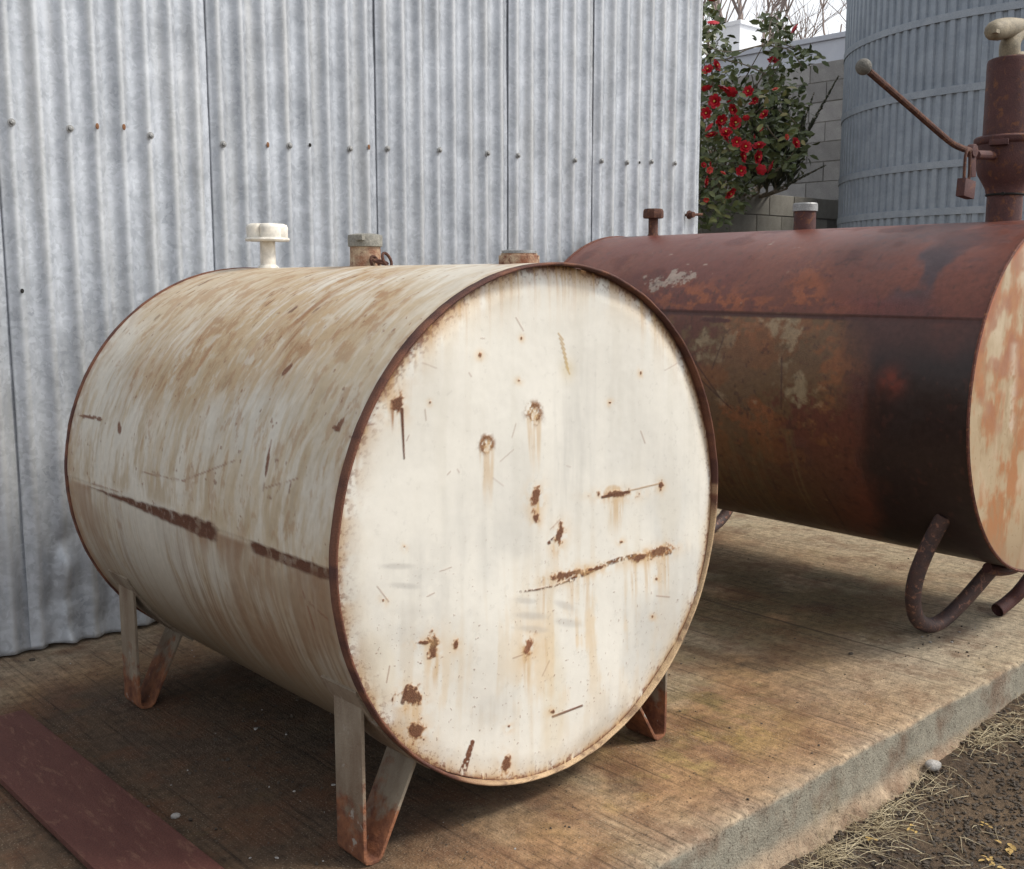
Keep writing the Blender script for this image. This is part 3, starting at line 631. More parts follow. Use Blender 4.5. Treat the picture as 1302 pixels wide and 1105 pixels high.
# --- strap legs: each one flat bar bent to a V, welded to a saddle pad
def leg(y0, y1, side, xo, xi, zi, foot=.05):
    tk = .007; zo = TZ-math.sqrt(max(TR**2-(TX-xo)**2, .01))+.012
    s = side
    # centre line: outer top -> outer foot -> rounded foot -> inner top
    pts = [(xo, zo), (xo, .016), (xo+s*.004, .0075), (xo+s*.013, .0045), (xo+s*.028, .0045), (xo+s*.035, .010), (xi, zi)]
    off = []
    for i, (a, c) in enumerate(pts):
        p0, p1 = pts[max(i-1, 0)], pts[min(i+1, len(pts)-1)]; tx, tz = p1[0]-p0[0], p1[1]-p0[1]; L = math.hypot(tx, tz); nx, nz = -tz/L, tx/L
        off.append(((a+nx*tk/2, c+nz*tk/2), (a-nx*tk/2, c-nz*tk/2)))
    V = []
    for (a, c) in off: V += [(a[0], y0, a[1]), (c[0], y0, c[1]), (c[0], y1, c[1]), (a[0], y1, a[1])]
    F = [(i*4+j, i*4+(j+1) % 4, (i+1)*4+(j+1) % 4, (i+1)*4+j) for i in range(len(off)-1) for j in range(4)]+[(0, 1, 2, 3), tuple((len(off)-1)*4+j for j in (3, 2, 1, 0))]
    mb = MB().add(V, F); lg_ = mb.build('leg', M['legm'], tank, bevel=.0012, sharp=30)
    a0, a1 = math.atan2(zo-TZ, xo-TX), math.atan2(zi-TZ, xi-TX)
    if a0 > 0: a0 -= 2*math.pi
    if a1 > 0: a1 -= 2*math.pi
    a0, a1 = min(a0, a1)-.06, max(a0, a1)+.06; n = 14; V = []
    for k in range(n):
        a = a0+(a1-a0)*k/(n-1)
        for r in (TR-.004, TR+.004):
            for yy in (y0-.012, y1+.012): V.append((TX+r*math.cos(a), yy, TZ+r*math.sin(a)))
    F = []
    for k in range(n-1):
        i, j = k*4, k*4+4; F += [(i+2, i+3, j+3, j+2), (i, j, j+1, i+1), (i, i+2, j+2, j), (i+1, j+1, j+3, i+3)]
    F += [(0, 1, 3, 2), (n*4-4, n*4-2, n*4-1, n*4-3)]
    MB().add(V, F).build('saddle_pad', M['legm'], tank, sharp=30)
t = MT('strap_leg'); gco = t.n('ShaderNodeSeparateXYZ'); t.l(t.tc.outputs['Object'], gco.inputs[0])
nz = t.noise(24, 5, .6); f = t.math('ADD', t.math('MULTIPLY', gco.outputs[2], -3.6), t.math('ADD', t.math('MULTIPLY', nz, 1.3), .12))
c = t.mix(t.ramp(t.noise(16, 4, .6, (1, 1, .35)), (.35, 0.), (.7, 1.)), (.26, .22, .165), (.15, .105, .072))
c = t.mix(t.ramp(f, (.30, 0.), (.52, 1.)), c, t.mix(t.ramp(t.noise(45, 4), (.35, 0.), (.65, 1.)), (.11, .045, .028), (.24, .10, .05)))
c = t.mix(t.ramp(t.noise(30, 4, .6), (.64, 0.), (.70, 1.)), c, (.30, .275, .24)); t.bump(t.noise(220, 3), .002); M['legm'] = t.done(c, .78, 0, .3)
leg(1.504, 1.590, 1, 1.012, 1.128, .170); leg(2.462, 2.548, 1, 1.012, 1.128, .170)
leg(1.504, 1.590, -1, 1.838, 1.722, .140); leg(2.462, 2.548, -1, 1.838, 1.722, .140)
# --- fittings on top
tz = TZ+TR
vp = MB(); vp.lathe([(.030, -.008), (.027, .004), (.0205, .010), (.0195, .075), (.0195, .09)], (TX, 2.545, tz-.002), 20); vpo = vp.build('vent_pipe', M['whitecap'], tank)
vc = MB(); lob = lambda t, z: 1.06-(.34*(1-abs(math.cos(2*t+.5)))**1.8 if .008 < z < .046 else .05*(1-abs(math.cos(2*t+.5)))**2)
vc.lathe([(.024, .0), (.052, .0), (.0545, .004), (.053, .008), (.050, .0095), (.051, .034), (.048, .042), (.040, .045), (.0, .046)], (TX, 2.545, tz+.068), 60, lobes=lob); vc.build('vent_cap', M['whitecap'], vpo, sharp=50)
fn = MB(); fn.lathe([(.040, -.006), (.036, .004), (.035, .05)], (TX, 2.10, tz-.002), 24); fno = fn.build('filler_neck', M['neck'], tank)
fc = MB(); fc.lathe([(.036, .0), (.0395, .001), (.040, .022), (.0385, .027), (.024, .030), (.0, .031)], (TX, 2.10, tz+.044), 28); fc.box((TX-.018, 2.08, tz+.064), (.05, .018, .012), Matrix.Rotation(.5, 3, 'Z')); fc.build('filler_cap', M['greycap'], fno, bevel=0)
ch = MB()
for k, (dx, dy, dz, rx, ry) in enumerate(((-.005, -.045, .006, 1.3, 0.2), (-.006, -.068, .009, .3, .5), (-.004, -.090, .013, 1.25, .3))):
    R = Matrix.Rotation(rx, 3, 'X')@Matrix.Rotation(ry, 3, 'Z')
    ring = [np.array(R@Vector((.010*math.cos(a), .017*math.sin(a), 0)))+np.array((TX+dx, 2.10+dy, tz+dz)) for a in np.linspace(0, 2*math.pi, 17)[:-1]]
    ch.tube(ring, .0034, 8, closed=True)
ch.build('chain', M['rust'], tank)
bg_ = MB(); bg_.lathe([(.040, -.012), (.040, .018), (.036, .019), (.036, .022), (.0, .022)], (TX, 1.575, tz-.002), 28); bgo = bg_.build('bung', M['neck'], tank)
b2 = MB(); b2.lathe([(.0345, 0), (.0345, .005), (.031, .006), (0, .006)], (TX, 1.575, tz+.0205), 24); b2.build('bung_plug', M['alcap'], bgo)

# ------------------------------------------------------------------ red-brown tank
RX, RZ, RR, RY0, RY1, RS = 3.224, .702, .5055, 1.248, 2.974, .03
tank2 = empty('fuel_tank', (3.25, 2.1, 0), 'rusty red-brown steel tank with black fuel staining carrying a hand pump', 'tank', None)
nth, nyy = 520, 470
th = np.concatenate([np.linspace(math.radians(70), math.radians(255), nth-90), np.linspace(math.radians(257), math.radians(428.5), 90)])
ys = np.linspace(RY0, RY1, nyy)
def r2(T, Y):
    d = np.degrees(T); return RR - .004*ss(d, 152.0, 152.5)*(1-ss(d, 415, 416)) + .003*(fb(np.cos(T)*2.4+7, np.sin(T)*2.4+3, Y*2, 151, 3)-.5)
T, Yg, P = cylpts(RX, RZ, r2, RY0, RY1, th, ys, RS); deg = np.degrees(T); arc = T*RR
red = np.array([.135, .041, .031]); pt = Paint(P, red); x, y = pt.x, pt.y
st = fb(Yg*30, arc*3, 0, 161, 5); md = fb(Yg*9, arc*9, 0, 162, 5); lg = fb(Yg*3, arc*3, 0, 163, 4); fz = fb(Yg*55, arc*45, 0, 164, 3); fz2 = fb(Yg*26, arc*34, 0, 165, 5, .65)
upm = 1-ss(deg, 151.5, 152.5)
pt.lay((.165, .055, .034), ss(lg+.4*(st-.5), .42, .62)*.6)
pt.lay((.085, .040, .044), ss(md, .52, .7)*.4)
og = np.array([.30, .090, .036])
pt.lay(og, upm*np.clip(pt.g(880, 378, 60, 20)+pt.g(1028, 368, 26, 38, 15)+.8*pt.g(960, 385, 70, 10)+.5*pt.g(1080, 392, 50, 8), 0, 1)*ss(fz2+.5*(md-.5), .42, .56)*.9, .4)
pale = np.array([.37, .31, .26])
pt.lay(pale, upm*ss(np.clip(pt.g(868, 350, 44, 13, -6)+.8*pt.g(838, 366, 22, 10)+.5*pt.g(1000, 345, 26, 10), 0, 1)*.75+1.9*(fz2-.5)+.6*(st-.5), .62, .80)*.8, .1)
pt.lay((.20, .045, .035), upm*pt.g(1120, 385, 50, 16)*.7*ss(md, .35, .6))
pt.lay((.045, .036, .045), upm*np.clip(pt.g(1175, 345, 62, 30, -22)*1.3*ss(md+.3*(st-.5), .34, .58), 0, .85))
pt.lay((.07, .04, .045), (1-ss(deg, 105, 150))*ss(Yg, RY0, RY0+.1)*(1-ss(Yg, RY0+.25, RY0+.6))*ss(fz2, .5, .66)*.5)
lowm = 1-upm
ol = np.array([.17, .105, .050]); cr = np.array([.36, .28, .17])
pt.lay((.145, .056, .034), lowm*.6)
wz = np.clip(1-ss(x, 1040, 1120), 0, 1)*lowm
pt.lay(ol, wz*ss(lg+.9*(fz2-.5)+.25*pt.g(960, 470, 120, 90), .46, .68)*.8)
pt.lay((.24, .095, .038), wz*ss(fb(Yg*7, arc*9, 0, 176, 5, .6)+.3*(st-.5), .52, .64)*.7)
pt.lay((.32, .11, .040), wz*ss(np.clip(pt.g(960, 430, 60, 40)+pt.g(1060, 450, 40, 60)+pt.g(950, 530, 60, 30), 0, 1)*.5+1.3*(fz2-.5)+.5*(st-.5), .32, .55)*.6)
pt.lay(cr, wz*ss(np.clip(pt.g(905, 440, 38, 34)+pt.g(1000, 440, 26, 60)+pt.g(1015, 500, 30, 26)+.7*pt.g(995, 412, 45, 14)+.6*pt.g(925, 505, 50, 22), 0, 1.1)*.7+1.5*(fz2-.5)+.8*(st-.5), .5, .85)*.75)
pt.lay((.20, .10, .05), lowm*pt.g(940, 452, 34, 26)*ss(md, .35, .55)*.8)
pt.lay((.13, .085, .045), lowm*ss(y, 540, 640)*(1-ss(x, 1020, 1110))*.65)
pt.lay((.22, .15, .075), lowm*ss(y, 520, 620)*ss(fb(Yg*110, arc*1.8, 0, 168, 3)+.4*(lg-.5), .52, .74)*(1-ss(x, 1010, 1090))*.6)
soot = np.clip(ss(x+70*(lg-.5)+60*(md-.5)+40*(st-.5), 1065, 1125)*lowm, 0, 1)
pt.lay((.026, .018, .018), soot*ss(y, 380, 470)*.95); pt.lay((.06, .028, .028), soot*(1-ss(y, 380, 470))*.75)
pt.lay((.24, .05, .03), pt.g(1134, 485, 15, 17, 20)*ss(md, .35, .55)*.9); pt.lay((.10, .032, .026), pt.g(1070, 520, 36, 60)*.6*ss(md, .3, .6))
pt.lay((.16, .045, .03), pt.g(1205, 420, 14, 26)*.6*ss(md, .35, .6))
pt.lay((.08, .03, .025), ss(1.2-np.abs(deg-152.8), 0, .7)*.95, .6)
pt.lay((.10, .035, .028), lowm*ss(pt.g(910, 407, 24, 4, 3)+.4*(fz-.5), .4, .6), .6)
for x0, y0, x1, y1, wd in ((994, 455, 993, 520, 1), (888, 480, 930, 520, .8), (880, 455, 915, 505, .8), (920, 430, 905, 470, .7), (1045, 620, 1080, 680, 1)):
    pt.lay((.08, .035, .025), pt.seg(x0, y0, x1, y1, wd)*.8, .5)
pt.lay(np.array([.07, .03, .025]), ss(fz, .70, .78)*.55, .5)
pt.r = np.maximum(pt.r, .25+.5*ss(md, .45, .65))
pt.r = np.where(soot > .5, pt.r*.35, pt.r)
mkgrid('shell', P, nth, nyy, M['redshell'], tank2, flip=True, cols=pt.C, rust=pt.r)
P, rr, du, dv = disc(260, RX, RZ, RR-.001, RY0+.002, lambda u, v, r: .004*(fb(u*2, v*2, 0, 171, 3)-.5)+.014*np.exp(-((u+.62)/.05)**2)*0)
pt = Paint(P, (.42, .32, .205)); x, y = pt.x, pt.y
vst = fb(du*6+.8*fb(du*3, dv*3, 0, 170, 3), dv*2.6, 0, 172, 5); md = fb(du*9, dv*9, 0, 173, 5); fz = fb(du*60, dv*60, 0, 174, 3)
pt.lay((.36, .145, .05), ss(.6*vst+.4*fb(du*22, dv*5, 0, 177, 5, .6)+.8*(md-.5), .34, .58)*.9, .3); pt.lay((.30, .20, .11), ss(fb(du*30, dv*9, 0, 178, 5, .65), .52, .66)*.5); pt.lay((.52, .42, .29), ss(1-vst+.6*(md-.5), .48, .85)*.7)
pt.lay((.29, .11, .055), ss(md, .48, .72)*(1-ss(rr, .55, .75)*0)*.7*ss(dv, -.5, .2), .5); pt.lay((.62, .55, .43), pt.seg(1290, 440, 1284, 545, 2, 4, 9)*ss(md+.5*(fz-.5), .35, .65)*.6)
pt.lay((.38, .12, .055), ss(rr, .955, .99)*ss(md, .3, .6)*ss(dv, -.1, .5)*.9, .6); pt.lay((.10, .05, .03), ss(rr, .985, .998)*.8, .7); pt.lay((.27, .19, .12), ss(-dv, .55, .95)*.6)
mkgrid('end_plate', P, 260, 260, M['cream'], tank2, flip=False, cols=pt.C, rust=pt.r)
P, rr, du, dv = disc(50, RX+RS*(RY1-RY0), RZ, RR-.001, RY1-.002, lambda u, v, r: 0*u)
mkgrid('end_plate', P, 50, 50, M['redshell'], tank2, flip=True, cols=np.zeros(P.shape)+red, rust=np.zeros(P.shape[:-1])+.6)
# weld bead round the front edge
ring = [(RX+RR*math.cos(a), RY0+.003, RZ+RR*math.sin(a)) for a in np.linspace(0, 2*math.pi, 121)[:-1]]
MB().tube(ring, .0045, 6, closed=True).build('rim', M['rimrust'], tank2)
ring = [(RX+RS*(RY1-RY0)+RR*math.cos(a), RY1-.003, RZ+RR*math.sin(a)) for a in np.linspace(0, 2*math.pi, 91)[:-1]]
MB().tube(ring, .0045, 6, closed=True).build('rim', M['rimrust'], tank2)
# bent pipe legs
lp = [onY(*q) for q in ((1201, 655, 1.36), (1181, 693, 1.40), (1165, 733, 1.43), (1161, 763, 1.447), (1167, 785, 1.456), (1182, 792, 1.456), (1200, 785, 1.45), (1225, 762, 1.42), (1250, 735, 1.385), (1272, 710, 1.35))]
dz = .0235-min(p[2] for p in lp); lp = [p+np.array([0, 0, dz*(1-ss(p[2], .03, .2))]) for p in lp]
lp = smooth_path(lp, 5); MB().tube(lp, .0225, 14).build('leg', M['pipe'], tank2)
xm = 2*(RX+.01)
def mirror(path, dy=0): return [(xm-p[0]+.0, p[1]+dy, p[2]) for p in path]
far = [(p[0]+.035, p[1]+1.22, p[2]) for p in lp]; MB().tube(far, .0225, 12).build('leg', M['pipe'], tank2)
MB().tube([(xm+.07-p[0], p[1]+1.22, p[2]) for p in lp], .0225, 12).build('leg', M['pipe'], tank2)
rp = [onY(1268, 776, 1.39), onY(1285, 763, 1.375), onY(1303, 744, 1.35)]
rp = rp+[np.array((3.52, 1.345, .17)), np.array((3.56, 1.34, .29)), np.array((3.54, 1.34, .36))]
rp = smooth_path(rp, 5); m_ = MB(); m_.tube(rp, .0215, 14, cap=False); m_.tube(rp, .0165, 14, cap=False)
m_.build('leg', M['pump'], tank2)
cb = MB(); cb.tube(smooth_path([onY(1255, 722, 1.34), np.array((3.16, 1.33, .185)), np.array((3.30, 1.33, .175)), np.array((3.50, 1.335, .20))], 4), .016, 10); cb.build('cross_pipe', M['pump'], tank2)
# fittings
rz = RZ+RR
def rx_at(yv): return RX+RS*(yv-RY0)
yv = 2.79; xv = rx_at(yv); vp = MB(); vp.lathe([(.026, -.01), (.021, .004), (.0185, .008), (.0185, .085)], (xv, yv, rz-.002), 16); vpo = vp.build('vent_pipe', M['rust'], tank2)
vc = MB(); vc.lathe([(.020, 0), (.038, 0), (.040, .006), (.039, .028), (.034, .036), (0, .038)], (xv, yv, rz+.066), 8); vc.build('vent_cap', M['rust'], vpo, sharp=30)
yv = 2.10; xv = rx_at(yv); fn = MB(); fn.lathe([(.038, -.008), (.037, .0), (.036, .07)], (xv, yv, rz-.002), 24); fno = fn.build('filler_neck', M['neck2'] if 'neck2' in M else M['pump'], tank2)
fc = MB(); fc.lathe([(.036, 0), (.0415, .001), (.0415, .024), (.038, .028), (0, .029)], (xv, yv, rz+.060), 24); fc.build('filler_cap', M['alcap'], fno)

# ------------------------------------------------------------------ hand pump and padlock
HX, HY = 3.235, 1.42
pump = empty('hand_pump', (HX, HY, rz), 'rusty hand pump with long ball-ended lever standing on the red-brown tank', 'pump')
b = MB(); b.lathe([(.049, -.012), (.049, .085), (.0, .085)], (HX, HY, rz), 28); b.build('stand_pipe', M['pump'], pump)
b = MB(); ringp = [(HX+.051*math.cos(a), HY+.051*math.sin(a), 1.284) for a in np.linspace(0, 2*math.pi, 33)[:-1]]; b.tube(ringp, .0035, 6, closed=True); b.tube([(HX-.062, HY-.02, 1.284), (HX-.045, HY-.015, 1.284)], .005, 6); b.build('clamp_ring', M['dark'], pump)
b = MB(); b.lathe([(.0, 1.287), (.053, 1.287), (.055, 1.300), (.064, 1.318), (.078, 1.342), (.086, 1.37), (.087, 1.425), (.091, 1.428), (.094, 1.434), (.094, 1.444), (.088, 1.449), (.074, 1.451), (0, 1.452)], (HX, HY, 0), 32); b.build('pump_base', M['pump'], pump)
b = MB(); b.lathe([(0, 1.446), (.071, 1.446), (.0705, 1.655), (.068, 1.664), (.060, 1.668), (.034, 1.670), (.032, 1.678), (0, 1.679)], (HX, HY, 0), 36); b.build('pump_cylinder', M['pump'], pump)
# spout head: bent stem and beaked nozzle
b = MB()
b.tube(smooth_path([onY(1284, 70, HY), onY(1284, 58, HY), onY(1289, 46, HY), onY(1298, 38, HY)], 5), list(np.linspace(.029, .026, 16)), 16)
b.tube(smooth_path([onY(1259, 41, HY), onY(1262, 40, HY), onY(1268, 38, HY), onY(1280, 36, HY), onY(1296, 36, HY), onY(1314, 42, HY), onY(1328, 60, HY), onY(1334, 84, HY)], 4), list(np.interp(np.linspace(0, 1, 29), [0, .05, .14, .28, .45, .6, 1], [.004, .017, .024, .029, .029, .027, .024])), 12)
c_ = onY(1266, 40, HY-.02); b.box(c_, (.022, .014, .010))
sp_ = b.build('spout', M['brass'], pump)
b = MB(); b.lathe([(.040, 1.668), (.042, 1.672), (.036, 1.681), (0, 1.682)], (HX, HY, 0), 24); b.build('collar', M['brass'], pump)
piv = onY(1236, 192, 1.405); q1 = onY(1222, 188, 1.40); q2 = onY(1205, 178, 1.395); tip = onY(1104, 90, 1.36); ballc = onY(1098, 85, 1.357)
b = MB(); b.tube(smooth_path([piv, q1, q2, q2+(tip-q2)*.5, tip], 5), .0085, 10); lev = b.build('lever', M['rust'], pump)
b = MB(); u = (ballc-q2); u /= np.linalg.norm(u); b.lathe([(0, -.0185)]+[(.0185*math.sin(a), -.0185*math.cos(a)) for a in np.linspace(.2, 2.95, 12)]+[(0, .0185)], ballc, 20, tuple(u)); b.build('lever_knob', M['knob'], lev)
b = MB(); c0 = onY(1236, 207, 1.405); b.box(c0, (.028, .010, .078), Matrix.Rotation(-.12, 3, 'Y'))
b.lathe([(.017, -.010), (.0185, -.007), (.0185, .007), (.017, .010)], piv, 16, (0, 1, 0)); b.tube([onY(1241, 197, 1.412), np.array((HX-.05, HY+.005, piv[2]+.005))], .013, 10)
b.box((HX-.084, HY-.012, 1.425), (.05, .05, .016), Matrix.Rotation(.3, 3, 'Z'))
b.build('lever_bracket', M['pump'], pump, bevel=.0015)
lc = onY(1228, 240, 1.385)
lock = empty('padlock', lc, 'small rusty padlock hanging from the hand pump lever', 'padlock')
b = MB(); b.box(lc, (.062, .024, .048), Matrix.Rotation(.10, 3, 'Y')); b.build('lock_body', M['pump'], lock, bevel=.002)
s0 = lc+np.array((-.014, 0, .02)); b = MB(); b.tube(smooth_path([s0, s0+np.array((.0, 0, .055)), s0+np.array((.005, 0, .075)), s0+np.array((.016, 0, .081)), s0+np.array((.026, 0, .074)), s0+np.array((.029, 0, .05)), s0+np.array((.029, 0, 0.0))], 4), .0042, 8); b.build('shackle', M['rust'], lock)

# ------------------------------------------------------------------ red oxide plate on the slab
plate = MB(); Rz = Matrix.Rotation(.021, 3, 'Z'); plate.box((.722, 1.86, .0135), (.166, 1.5, .014), Rz)
po = plate.build('steel_plate', M['plate'], None, False, org=(.708, 1.86, 0), bevel=.002)
tag(po, 'long flat red oxide painted steel plate lying on the slab', 'steel plate')

# ------------------------------------------------------------------ water tank behind
WC = np.array([8.84, 3.50]); WR = 1.60
wt_ = empty('water_tank', (WC[0], WC[1], GZ), 'tall round blue-grey ribbed steel water tank with flat hoops', 'water tank')
nrib = 132; prof_ = [(0, 0), (.30, 0), (.42, 1), (.88, 1)]
an, rd = [], []
for k in range(nrib):
    for fq, hh in prof_: an.append((k+fq)/nrib*2*math.pi); rd.append(WR-.016*(1-hh))
an, rd = np.array(an), np.array(rd)
hz = [S+v for v in (.46, .775, 1.262, 1.742, 2.23, 2.72)]
lv = [GZ-.05]+hz+[hz[-1]+.3]
for i in range(len(lv)-1):
    zz = np.array([lv[i], lv[i+1]]); V = np.stack([np.stack([WC[0]+rd*np.cos(an), WC[1]+rd*np.sin(an), np.full(len(an), z)], -1) for z in zz], 1)
    mkgrid('ribbed_wall', V, len(an), 2, M['galvtank'], wt_, wrap=True, flip=False, smooth=False)
for z in hz:
    a = np.linspace(0, 2*math.pi, 121)[:-1]; V = []
    for t_ in a:
        for r_, dz_ in ((WR-.010, -.024), (WR+.006, -.024), (WR+.006, .024), (WR-.010, .024)): V.append((WC[0]+r_*math.cos(t_), WC[1]+r_*math.sin(t_), z+dz_))
    F = [(k*4+j, k*4+(j+1) % 4, ((k+1) % 120)*4+(j+1) % 4, ((k+1) % 120)*4+j) for k in range(120) for j in range(4)]
    MB().add(V, F).build('hoop', M['hoop'], wt_, sharp=30)
zt = lv[-1]; b = MB(); b.lathe([(WR+.04, zt-.01), (WR+.03, zt+.02), (0, zt+.45)], (WC[0], WC[1], 0), 64); b.build('roof', M['hoop'], wt_)

# ------------------------------------------------------------------ block walls
bm_ = MB(); bm_.box((0, 0, 0), (1, 1, 1)); 
def block_mesh(name, dims, m):
    b = MB(); b.box((0, 0, 0), dims); o = b.build(name, m, None, False, org=(0, 0, 0), bevel=.004); me = o.data; bpy.data.objects.remove(o); return me
LWY = 6.0
low = empty('planter_wall', (8.9, LWY+.1, GZ), 'low grey concrete block planter wall under the camellia', 'wall')
me_l = block_mesh('block', (.390, .19, .190), M['block'])
ztop = 1.83; rows = 10
for r in range(rows):
    zc = ztop-.10-.2*r
    for k in range(9):
        xx = 7.3+.4*k+(.2 if r % 2 else 0)
        if zc < GZ-.1 or xx > 9.75: continue
        link('block', me_l, low, Vector((xx, LWY+.1+random.uniform(-.003, .003), zc))-low.location)
b = MB(); b.box((8.52, LWY+.1, (ztop+GZ)/2-.01), (2.83, .172, ztop-GZ-.012)); b.build('mortar_core', M['mortar'], low, False)
HWX = 10.05
high = empty('boundary_wall', (HWX+.1, 6.5, GZ), 'tall grey concrete block boundary wall beyond the camellia', 'wall')
me_h = block_mesh('block', (.19, .390, .190), M['blockdark'])
zt2 = 3.24
for r in range(11):
    zc = zt2-.10-.2*r
    for k in range(13):
        yy = 4.7+.4*k+(.2 if r % 2 else 0)
        link('block', me_h, high, Vector((HWX+.1+random.uniform(-.003, .003), yy, zc))-high.location)
b = MB(); b.box((HWX+.1, 7.2, (zt2+GZ)/2-.01), (.176, 5.4, zt2-GZ-.012)); b.build('mortar_core', M['mortar'], high, False)
# planter soil
b = MB(); b.box((8.66, LWY+1.18, 1.66), (2.76, 1.98, .20)); so_ = b.build('planter_soil', M['ground'], None, False, org=(8.66, LWY+1.18, 1.66)); tag(so_, kind='structure')

# pale building with parapet and white roof box
bl = empty('building', (16.5, 10.5, GZ), 'pale blue-grey rendered building with flat parapet behind the boundary wall', 'building')
b = MB(); b.box((18.0, 10.0, 2.2), (6.0, 14.0, 4.9)); b.build('wall', M['pale'], bl, False, bevel=.01)
b = MB(); b.box((15.04, 10.0, 4.665), (.16, 14.1, .08)); b.build('parapet_cap', M['pale'], bl, False, bevel=.008)
p0 = onX(936, 34, 16.2); b = MB(); b.box((16.2, p0[1], p0[2]-.45), (.62, .62, .9)); b.box((16.2, p0[1], p0[2]-.02), (.70, .70, .07)); b.build('roof_box', M['white'], bl, False, bevel=.008)

# ------------------------------------------------------------------ bare trees
def bare_tree(base, h, seed, lean, label):
    R_ = random.Random(seed); t0 = empty('bare_tree', base, label, 'tree', 'leafless trees behind the building'); tr, br = MB(), MB()
    def grow(p, d, L, r, lvl, mb):
        n = 4 if lvl < 3 else 3; P_ = [Vector(p)]; dd = Vector(d)
        for k in range(n):
            dd = (dd+Vector((R_.uniform(-1, 1), R_.uniform(-1, 1), R_.uniform(-.3, .6)))*.16).normalized(); P_.append(P_[-1]+dd*L/n)
        mb.tube(P_, [r*(1-.45*k/n) for k in range(n+1)], 6 if lvl < 2 else 3, cap=False)
        if lvl >= 6: return
        for k in range(R_.choice((2, 3, 3)) if lvl else 4):
            a = Vector((R_.uniform(-1, 1), R_.uniform(-1, 1), R_.uniform(-.1, .8))).normalized()
            grow(P_[R_.choice((-1, -1, -2))], (dd*.9+a*.75).normalized(), L*R_.uniform(.62, .85), r*.56, lvl+1, br)
    grow(base, lean, h*.30, h*.020, 0, tr)
    tr.build('trunk', M['bark'], t0); br.build('crown', M['bark'], t0)
bare_tree((21.5, 14.2, GZ), 10.5, 3, (.05, -.05, 1), 'leafless tree with a forked trunk behind the pale building')
bare_tree((24.5, 18.5, GZ), 10.0, 8, (.0, .0, 1), 'leafless tree behind the white roof box')
bare_tree((27, 13.2, GZ), 10.5, 15, (.0, .1, 1), 'leafless tree close beside the water tank outline')

# ------------------------------------------------------------------ camellia
cb0 = np.array((8.55, 6.55, 1.76))
cam_b = empty('camellia_bush', cb0, 'camellia bush with glossy leaves and red flowers above the block planter', 'bush')
def leaf_verts(L=1.0, W=.5):
    return np.array([(0, 0, 0), (.28*L, -.42*W, .05*L), (.28*L, 0, -.0), (.28*L, .42*W, .05*L), (.65*L, -.44*W, .03*L), (.65*L, 0, -.04*L), (.65*L, .44*W, .03*L), (1.0*L, 0, -.10*L)]), [(0, 1, 2), (0, 2, 3), (1, 4, 5, 2), (2, 5, 6, 3), (4, 7, 5), (5, 7, 6)]
LV, LF = leaf_verts()
def rmat(rg, up=.35):
    d = rg.normal(size=3); d[2] = d[2]*.6-.1; d /= np.linalg.norm(d); z = rg.normal(size=3)+np.array((-.9, -.9, .8)); x_ = d; y_ = np.cross(z, x_); y_ /= np.linalg.norm(y_); return np.stack([x_, y_, np.cross(x_, y_)], 1)
def outline(qx, qy):
    """density of the bush in photo pixels"""
    d = 0
    for (cx_, cy_, rx_, ry_) in ((935, 165, 62, 85), (900, 120, 50, 90), (985, 140, 45, 60), (1000, 185, 32, 38), (915, 232, 45, 46), (905, 262, 30, 34), (895, 40, 26, 50), (1018, 75, 28, 14), (985, 45, 24, 28), (1030, 72, 15, 12), (870, 160, 55, 130), (1010, 178, 20, 20)):
        d = max(d, 1-((qx-cx_)/rx_)**2-((qy-cy_)/ry_)**2)
    return d
rg = np.random.default_rng(11); leaves = []
while len(leaves) < 3000:
    qx, qy = rg.uniform(815, 1048), rg.uniform(-20, 292); d = outline(qx, qy)
    if d <= 0 or rg.random() > .35+d: continue
    thick = 1.0*math.sqrt(max(d, .02)); D = 8.95 + rg.uniform(-1, .9)*thick*.75
    D = max(D, 8.05)
    P_ = onD(qx, qy, D)
    if P_[1] < LWY-.28 and P_[2] < 1.83 and qx > 960: continue
    leaves.append((D, P_))
leaves.sort(key=lambda e: e[0])
lm1 = bpy.data.meshes.new('leaf'); lm1.from_pydata((LV*.075).tolist(), [], LF); lm1.materials.append(M['leaf']); lm1.polygons.foreach_set('use_smooth', [True]*6)
lm2 = lm1.copy(); lm2.materials.clear(); lm2.materials.append(M['leafpale'])
for i, (D, P_) in enumerate(leaves[:280]):
    o = link('leaf', lm2 if rg.random() < .16 else lm1, cam_b, Vector(P_-cb0)); o.rotation_mode = 'QUATERNION'; o.rotation_quaternion = Matrix(rmat(rg).tolist()).to_quaternion(); s_ = rg.uniform(.75, 1.3); o.scale = (s_, s_, s_)
V, F = [], []
for D, P_ in leaves[280:]:
    n = len(V); s_ = .075*rg.uniform(.7, 1.3); V += (LV*s_@rmat(rg).T+P_).tolist(); F += [tuple(i+n for i in f) for f in LF]
fo = mk('foliage', V, F, M['leaf'], cam_b); fo['kind'] = 'stuff'
